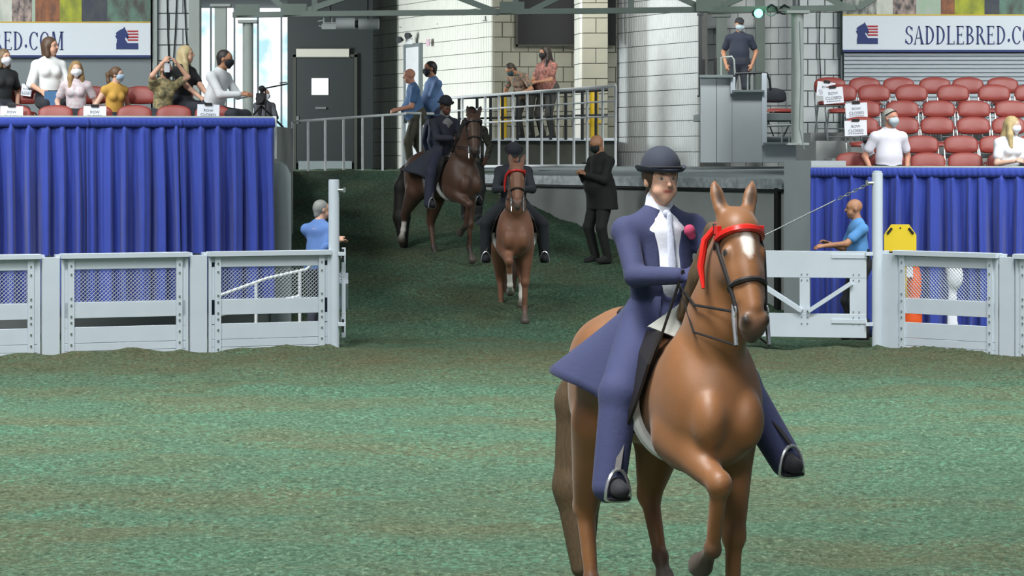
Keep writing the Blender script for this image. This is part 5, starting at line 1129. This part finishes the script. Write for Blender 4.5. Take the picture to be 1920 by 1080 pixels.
    for key, pts in legs.items():
        q = -1 if key[1] == 'r' else 1; front = key[0] == 'f'; white = key in socks
        P4 = [np.array(p, float) for p in pts]
        r = [0.115, 0.052, 0.040, 0.030] if front else [0.15, 0.062, 0.042, 0.032]
        cc = [C, C, C, C]
        B.append(rc(P4[0], P4[1], r[0], r[1], 0.06)); B.append(el(P4[1], (0.052, 0.058, 0.065) if front else (0.05, 0.065, 0.07), 0.03))
        B.append(rc(P4[1], P4[2], r[1] * 0.8, 0.034, 0.025, col=C)); B.append(el(P4[2], (0.042, 0.045, 0.045), 0.02, col=Wt if white else Dk))
        d = unit(P4[3] - P4[2]); pst = P4[3]
        B.append(rc(P4[2], pst - d * 0.02, 0.034, 0.038, 0.015, col=Wt if white else Dk)); B.append(rc(pst - d * 0.015, pst + d * 0.05, 0.046, 0.062, 0.008, col=hoof))
        if white: B.append(rc(P4[2] + (P4[1] - P4[2]) * 0.35, P4[2], 0.06, 0.06, paint=True, col=Wt, soft=0.01))
    for p in B:
        if p['col'] is None: p['col'] = C
    link('body', sdf_mesh('body', B, h), M_HORSE, t)
    # mane, tail
    mh = mat('horsehair_%d_%d_%d' % mane_c, srgb(*mane_c), 0.6, var=0.35, scale=30, stretch=(4, 4, 0.5), bump=0.4, bscale=60)
    link('mane', sdf_mesh('mane', chain([hp(-0.01, -0.1, 0.0), (-0.03, -0.50, 1.98), (-0.06, -0.40, 1.78), (-0.08, -0.26, 1.58)], [0.035, 0.045, 0.05, 0.035], 0.03, flat=((1, 0, 0), 0.6)), h, colour=False), mh, t)
    ts = tail_sway
    link('tail', sdf_mesh('tail', chain([(0, 0.88, 1.36), (0, 0.98, 1.38), (ts * 0.4, 1.10, 1.30), (ts * 0.8, 1.22, 1.05), (ts, 1.24, 0.6), (ts, 1.18, 0.18)], [0.05, 0.055, 0.075, 0.12, 0.125, 0.06], 0.05), h * 1.2, colour=False), mh, t)
    # bridle
    br = thing('bridle', None, None); br.parent = t
    def ringband(n, a, m, rad, wl=0.098, wf0=-0.12, wf1=0.105, tilt=0.0, half=False, lift=0.0):
        mb = MB(); pts = []
        N0 = 22; ang = np.linspace(-0.15 * PI, 1.15 * PI, N0) if half else np.linspace(0, 2 * PI, N0 + 1)[:-1]
        for x in ang:
            f = math.sin(x); ff = (wf1 if f > 0 else -wf0) * f + 0.0; pts.append(hp(wl * math.cos(x), ff, a + tilt * f))
        mb.tube(pts, rad, 6, not half); return mb.build(n, m, br, True)
    ringband('browband', 0.185, browband, 0.018, 0.106, -0.06, 0.118, 0.0, True)
    ringband('noseband', 0.60, M_LEATHER, 0.014, 0.082, -0.075, 0.092)
    ringband('throatlatch', 0.20, M_LEATHER, 0.009, 0.105, -0.19, 0.02, 0.0)
    for q in (-1, 1):
        mb = MB(); mb.tube([hp(q * 0.10, -0.02, 0.05), hp(q * 0.112, 0.0, 0.3), hp(q * 0.088, 0.01, 0.58), hp(q * 0.072, 0.0, 0.80)], 0.010, 6); mb.build('cheek_strap', M_LEATHER, br, True)
        mb = MB(); mb.tube([hp(q * 0.074, -0.01, 0.74), hp(q * 0.078, -0.02, 0.84), hp(q * 0.080, -0.05, 1.05)], [0.012, 0.014, 0.009], 8); mb.build('bit_shank', M_SILVER, br, True)
        mb = MB(); c = hp(q * 0.078, -0.01, 0.80); mb.tube([c + ax * 0.026 * math.cos(x) + fr * 0.026 * math.sin(x) for x in np.linspace(0, 2 * PI, 13)[:-1]], 0.005, 6, True); mb.build('bit_ring', M_SILVER, br, True)
        mb = MB(); c = hp(q * 0.105, 0.02, 0.13); mb.box(c, (0.02, 0.04, 0.04)); mb.build('rosette', browband, br)
        mb = MB(); e = np.array((q * 0.07, -0.22, 1.72)); s0 = hp(q * 0.078, -0.01, 0.80); mb.tube([s0, s0 * 0.5 + e * 0.5 + np.array((q * 0.06, 0, -0.03)), e], 0.007, 6); mb.build('rein', M_LEATHER, br, True)
        mb = MB(); s0 = hp(q * 0.080, -0.05, 1.05); mb.tube([s0, s0 * 0.5 + e * 0.5 + np.array((q * 0.07, 0, -0.08)), e], 0.006, 6); mb.build('rein', M_LEATHER, br, True)
    if ribbon:
        mb = MB(); mb.tube([hp(-0.07, -0.04, 0.02), hp(-0.13, -0.10, 0.12), hp(-0.15, -0.16, 0.30), hp(-0.15, -0.17, 0.48)], [0.014, 0.018, 0.018, 0.008], 8); mb.build('braid_ribbon', M_REDP, br, True)
    # saddle
    sd = thing('saddle', None, None); sd.parent = t
    link('seat', sdf_mesh('seat', [rc((0, -0.12, 1.49), (0, 0.32, 1.52), 0.10, 0.13, 0.05, flat=((0, 0, 1), 0.6)), rc((0, -0.14, 1.5), (0, -0.16, 1.57), 0.07, 0.05, 0.04), el((0, 0.36, 1.56), (0.15, 0.06, 0.05), 0.04)], h, colour=False), M_LEATHER, sd)
    mb = MB(); mb.tube([(0.285 * math.sin(x) * 1.0, -0.16, 1.17 - 0.295 * math.cos(x)) for x in np.linspace(-1.6, 1.6, 24)], 0.03, 8); mb.build('girth', M_GIRTH, sd, True)
    for q in (-1, 1):
        mb = MB(); out = [(q * 0.16, -0.22, 1.50), (q * 0.16, 0.22, 1.50), (q * 0.30, 0.20, 1.25), (q * 0.325, 0.08, 1.02), (q * 0.325, -0.14, 0.98), (q * 0.31, -0.26, 1.15), (q * 0.25, -0.28, 1.35)]
        mb.prism(out, (q, 0, 0), 0.015); mb.build('flap', M_LEATHER, sd)
    return t, hp
def stirrup(par, c, yaw, q, top):
    c = np.array(c); mb = MB(); ca, sa = math.cos(yaw), math.sin(yaw); X = np.array((ca, sa, 0))
    pts = [c + X * 0.062 * math.cos(a) + np.array((0, 0, 1)) * (0.14 * math.sin(a) if math.sin(a) > 0 else 0.012 * math.sin(a)) for a in np.linspace(0, 2 * PI, 21)[:-1]]
    mb.tube(pts, 0.0095, 6, True); mb.build('stirrup_iron', M_SILVER, par, True)
    mb = MB(); mb.bar(c - X * 0.055, c + X * 0.055, 0.05, 0.012); mb.build('tread', M_BLACK, par)
    mb = MB(); mb.bar(c + np.array((0, 0, 0.14)), top, 0.03, 0.006); mb.build('stirrup_leather', M_LEATHER, par)
LIFT_R = {'fr': [(-0.14, -0.34, 1.0), (-0.10, -0.74, 0.82), (-0.08, -0.62, 0.50), (-0.07, -0.50, 0.43)], 'fl': [(0.14, -0.36, 0.98), (0.13, -0.41, 0.53), (0.125, -0.40, 0.18), (0.125, -0.46, 0.06)],
          'hr': [(-0.16, 0.55, 0.98), (-0.14, 0.80, 0.55), (-0.13, 0.74, 0.18), (-0.13, 0.68, 0.06)], 'hl': [(0.16, 0.50, 0.98), (0.14, 0.62, 0.62), (0.13, 0.46, 0.32), (0.13, 0.40, 0.22)]}
def shift(d, **kw): o = dict(d); o.update(kw); return o

def coat_skirt(par, side, mt, flare=1.0, back=0.35, drop=0.42):
    """flying skirt of a long riding coat, from the waist out over one hip"""
    mb = MB(); nu, nv = 14, 12; vs = []
    for j in range(nv + 1):
        v = j / nv
        for i in range(nu + 1):
            u = i / nu; a = math.radians(-55 + 170 * u)       # round the hip: front to back
            wx, wy = 0.155 * math.cos(a), 0.06 + 0.13 * math.sin(a)
            out = flare * (0.03 + 0.34 * math.sin(PI * min(1, u * 0.8))) * v ** 0.9
            wave = 0.03 * math.sin(u * 13 + 1.0) * v
            x = wx + (out + wave) * math.cos(a * 0.6); y = wy + (out * 0.5 + wave) * math.sin(a) + back * v * u; z = 1.66 - (0.24 + drop * (1 - 0.78 * math.sin(PI * min(1, u * 0.8)))) * v ** 0.85 + 0.02 * math.sin(u * 9) * v
            vs.append((side * x, y, z))
    mb.add(vs, [(j * (nu + 1) + i, j * (nu + 1) + i + 1, (j + 1) * (nu + 1) + i + 1, (j + 1) * (nu + 1) + i) for j in range(nv) for i in range(nu)])
    o = mb.build('coat_skirt', mt, par); o.data.shade_smooth(); so = o.modifiers.new('thickness', 'SOLIDIFY'); so.thickness = 0.012; so.offset = 0
    return o
def rider(label, loc, face, H, skin, top, pants, hat, shirt, tie, h, head=(0, 0), gloves=None, feet=None, hair='short', hair_c=(60, 44, 34), skirt=True, lean=2, side=0.0, fem=False, hands=None, yaw=0, pz=1.545, build=1.0, px=0.0, hat_c=(30, 34, 42), legw=0.012, vee=0.0, skf=(1.0, 0.35, 0.42)):
    ft = feet or ((0.40, -0.16, 0.84), (-0.40, -0.16, 0.84))
    t, J = person(label, loc, face, H, True, lean, side, head, hands or ((0.09, -0.30, 1.76), (-0.09, -0.30, 1.76)), ((0.8, 0.5, -0.6), (-0.8, 0.5, -0.6)), ft, ((0.9, -0.8, 0.2), (-0.9, -0.8, 0.2)), (px, 0.08, pz),
                  skin, build, top, None, 'long', pants, (22, 24, 30), hair, hair_c, None, hat, coat=0.0001, gloves=gloves, shirt=shirt, tie=tie, h=h, group='riders', fem=fem, legw=legw, hat_c=hat_c, vee=vee)
    if skirt:
        for sd in (-1, 1): coat_skirt(t, sd, cloth(top), *skf)
    return t, J

# ---- bright chestnut in front
Y1 = 14.55
H1, FC = (U(1262, Y1 + 0.08), Y1, 0.0), 21.0
hL, hp1 = horse('chestnut show horse with white star trotting in front', H1, FC, (116, 76, 42), (60, 44, 32), (74, 58, 38),
                LIFT_R, 0.0125, blaze=[(0.0, 0.27, 0.36, 0.03, 0.026), (0.0, 0.36, 0.43, 0.022, 0.008)], muzzle_c=(70, 56, 48), headyaw=-6, tail_sway=0.0)
r1, J1 = rider('rider in navy coat and derby hat on the chestnut in front', H1, FC, 1.70, 'light', (44, 50, 84), (46, 52, 88), 'derby', (218, 222, 232), (190, 196, 214), 0.0095, head=(-2, 0), px=-0.03, side=-2, legw=0.028, vee=0.026, hat_c=(38, 44, 58), skf=(0.98, 0.34, 0.52), gloves=(42, 46, 84), feet=((0.44, -0.30, 0.90), (-0.40, -0.14, 0.80)), hair='bun', hair_c=(70, 50, 38), hands=((0.10, -0.30, 1.78), (-0.10, -0.30, 1.77)))
sdl = [c for c in hL.children if c.name.startswith('saddle')][0]
for q in (1, -1): an = J1['legs'][q][2]; stirrup(sdl, an + np.array((0, -0.10, -0.09)), 0.0, q, (q * 0.2, 0.0, 1.45))
# pale lining showing under the coat front, boutonniere on the lapel
mb = MB(); Lq = J1['Lp']; mb.prism([(-0.02, -0.21, 1.66), (-0.20, -0.13, 1.52), (-0.07, -0.23, 1.46)], (0.2, -1, 0.2), 0.012); mb.build('coat_lining', cloth((168, 172, 166)), r1)
me = sdf_mesh('boutonniere', [el(Lq(0.105, -0.125, 0.45), (0.03, 0.02, 0.03), 0.01), el(Lq(0.12, -0.12, 0.42), (0.022, 0.018, 0.02), 0.01)], 0.008, colour=False); link('boutonniere', me, cloth((176, 62, 96)), r1)
mb = MB(); mb.tube([(-0.10, -0.33, 1.80), (-0.22, -0.20, 1.30), (-0.36, -0.06, 0.98)], [0.008, 0.006, 0.004], 6); o = mb.build('riding_whip', M_LEATHER, None, True); o.location = H1; o.rotation_euler = (0, 0, math.radians(FC)); tag(o, 'thin dark riding whip along the front rider\'s leg', 'whip')

# ---- second chestnut on the ramp foot
Y2 = 39.75; z2 = gz(0, Y2 - 0.4); H2, F2 = (U(963, Y2), Y2, z2 - 0.02), 3.0
h2, hp2 = horse('chestnut show horse with red browband coming straight down the ramp', H2, F2, (118, 78, 56), (84, 62, 50), (64, 44, 32), LIFT_R, 0.018, blaze=[(0, 0.2, 0.24, 0.012, 0.008)], muzzle_c=(104, 92, 86), socks=('fr', 'hl'))
r2, J2 = rider('rider in dark suit and derby hat looking down on the second chestnut', H2, F2, 1.74, 'ruddy', (34, 38, 46), (28, 32, 38), 'derby', (60, 70, 110), (200, 200, 206), 0.013, head=(0, 32), feet=((0.40, -0.14, 0.88), (-0.38, -0.14, 0.88)), hair_c=(120, 110, 100), lean=6, build=1.05)
s2 = [c for c in h2.children if c.name.startswith('saddle')][0]
for q in (1, -1): an = J2['legs'][q][2]; stirrup(s2, an + np.array((0, -0.09, -0.09)), 0.0, q, (q * 0.2, 0.0, 1.45))
# ---- dark bay higher on the ramp
Y3 = 43.0; z3 = gz(0, Y3); H3, F3 = (U(838, Y3), Y3, z3 + 0.02), 34.0
h3, hp3 = horse('dark bay show horse half hidden behind the second chestnut', H3, F3, (70, 46, 32), (30, 24, 20), (22, 18, 16), 
                shift(LIFT_R, fl=LIFT_R['fl'], hr=[(-0.16, 0.60, 0.98), (-0.14, 0.92, 0.66), (-0.13, 0.98, 0.42), (-0.13, 1.02, 0.32)], hl=[(0.16, 0.50, 0.98), (0.14, 0.66, 0.54), (0.13, 0.56, 0.16), (0.13, 0.50, 0.06)]), 0.018, socks=('hr',), browband=M_LEATHER, ribbon=False, headyaw=-30)
r3, J3 = rider('rider in dark navy suit with dark derby hat on the dark bay', H3, F3, 1.70, 'brown', (36, 40, 52), (34, 38, 56), 'derby', (120, 120, 120), None, 0.013, head=(-10, 8), feet=((0.40, -0.14, 0.88), (-0.40, -0.14, 0.86)), hair_c=(20, 20, 20))
s3 = [c for c in h3.children if c.name.startswith('saddle')][0]
for q in (1, -1): an = J3['legs'][q][2]; stirrup(s3, an + np.array((0, -0.09, -0.09)), 0.0, q, (q * 0.2, 0.0, 1.45))
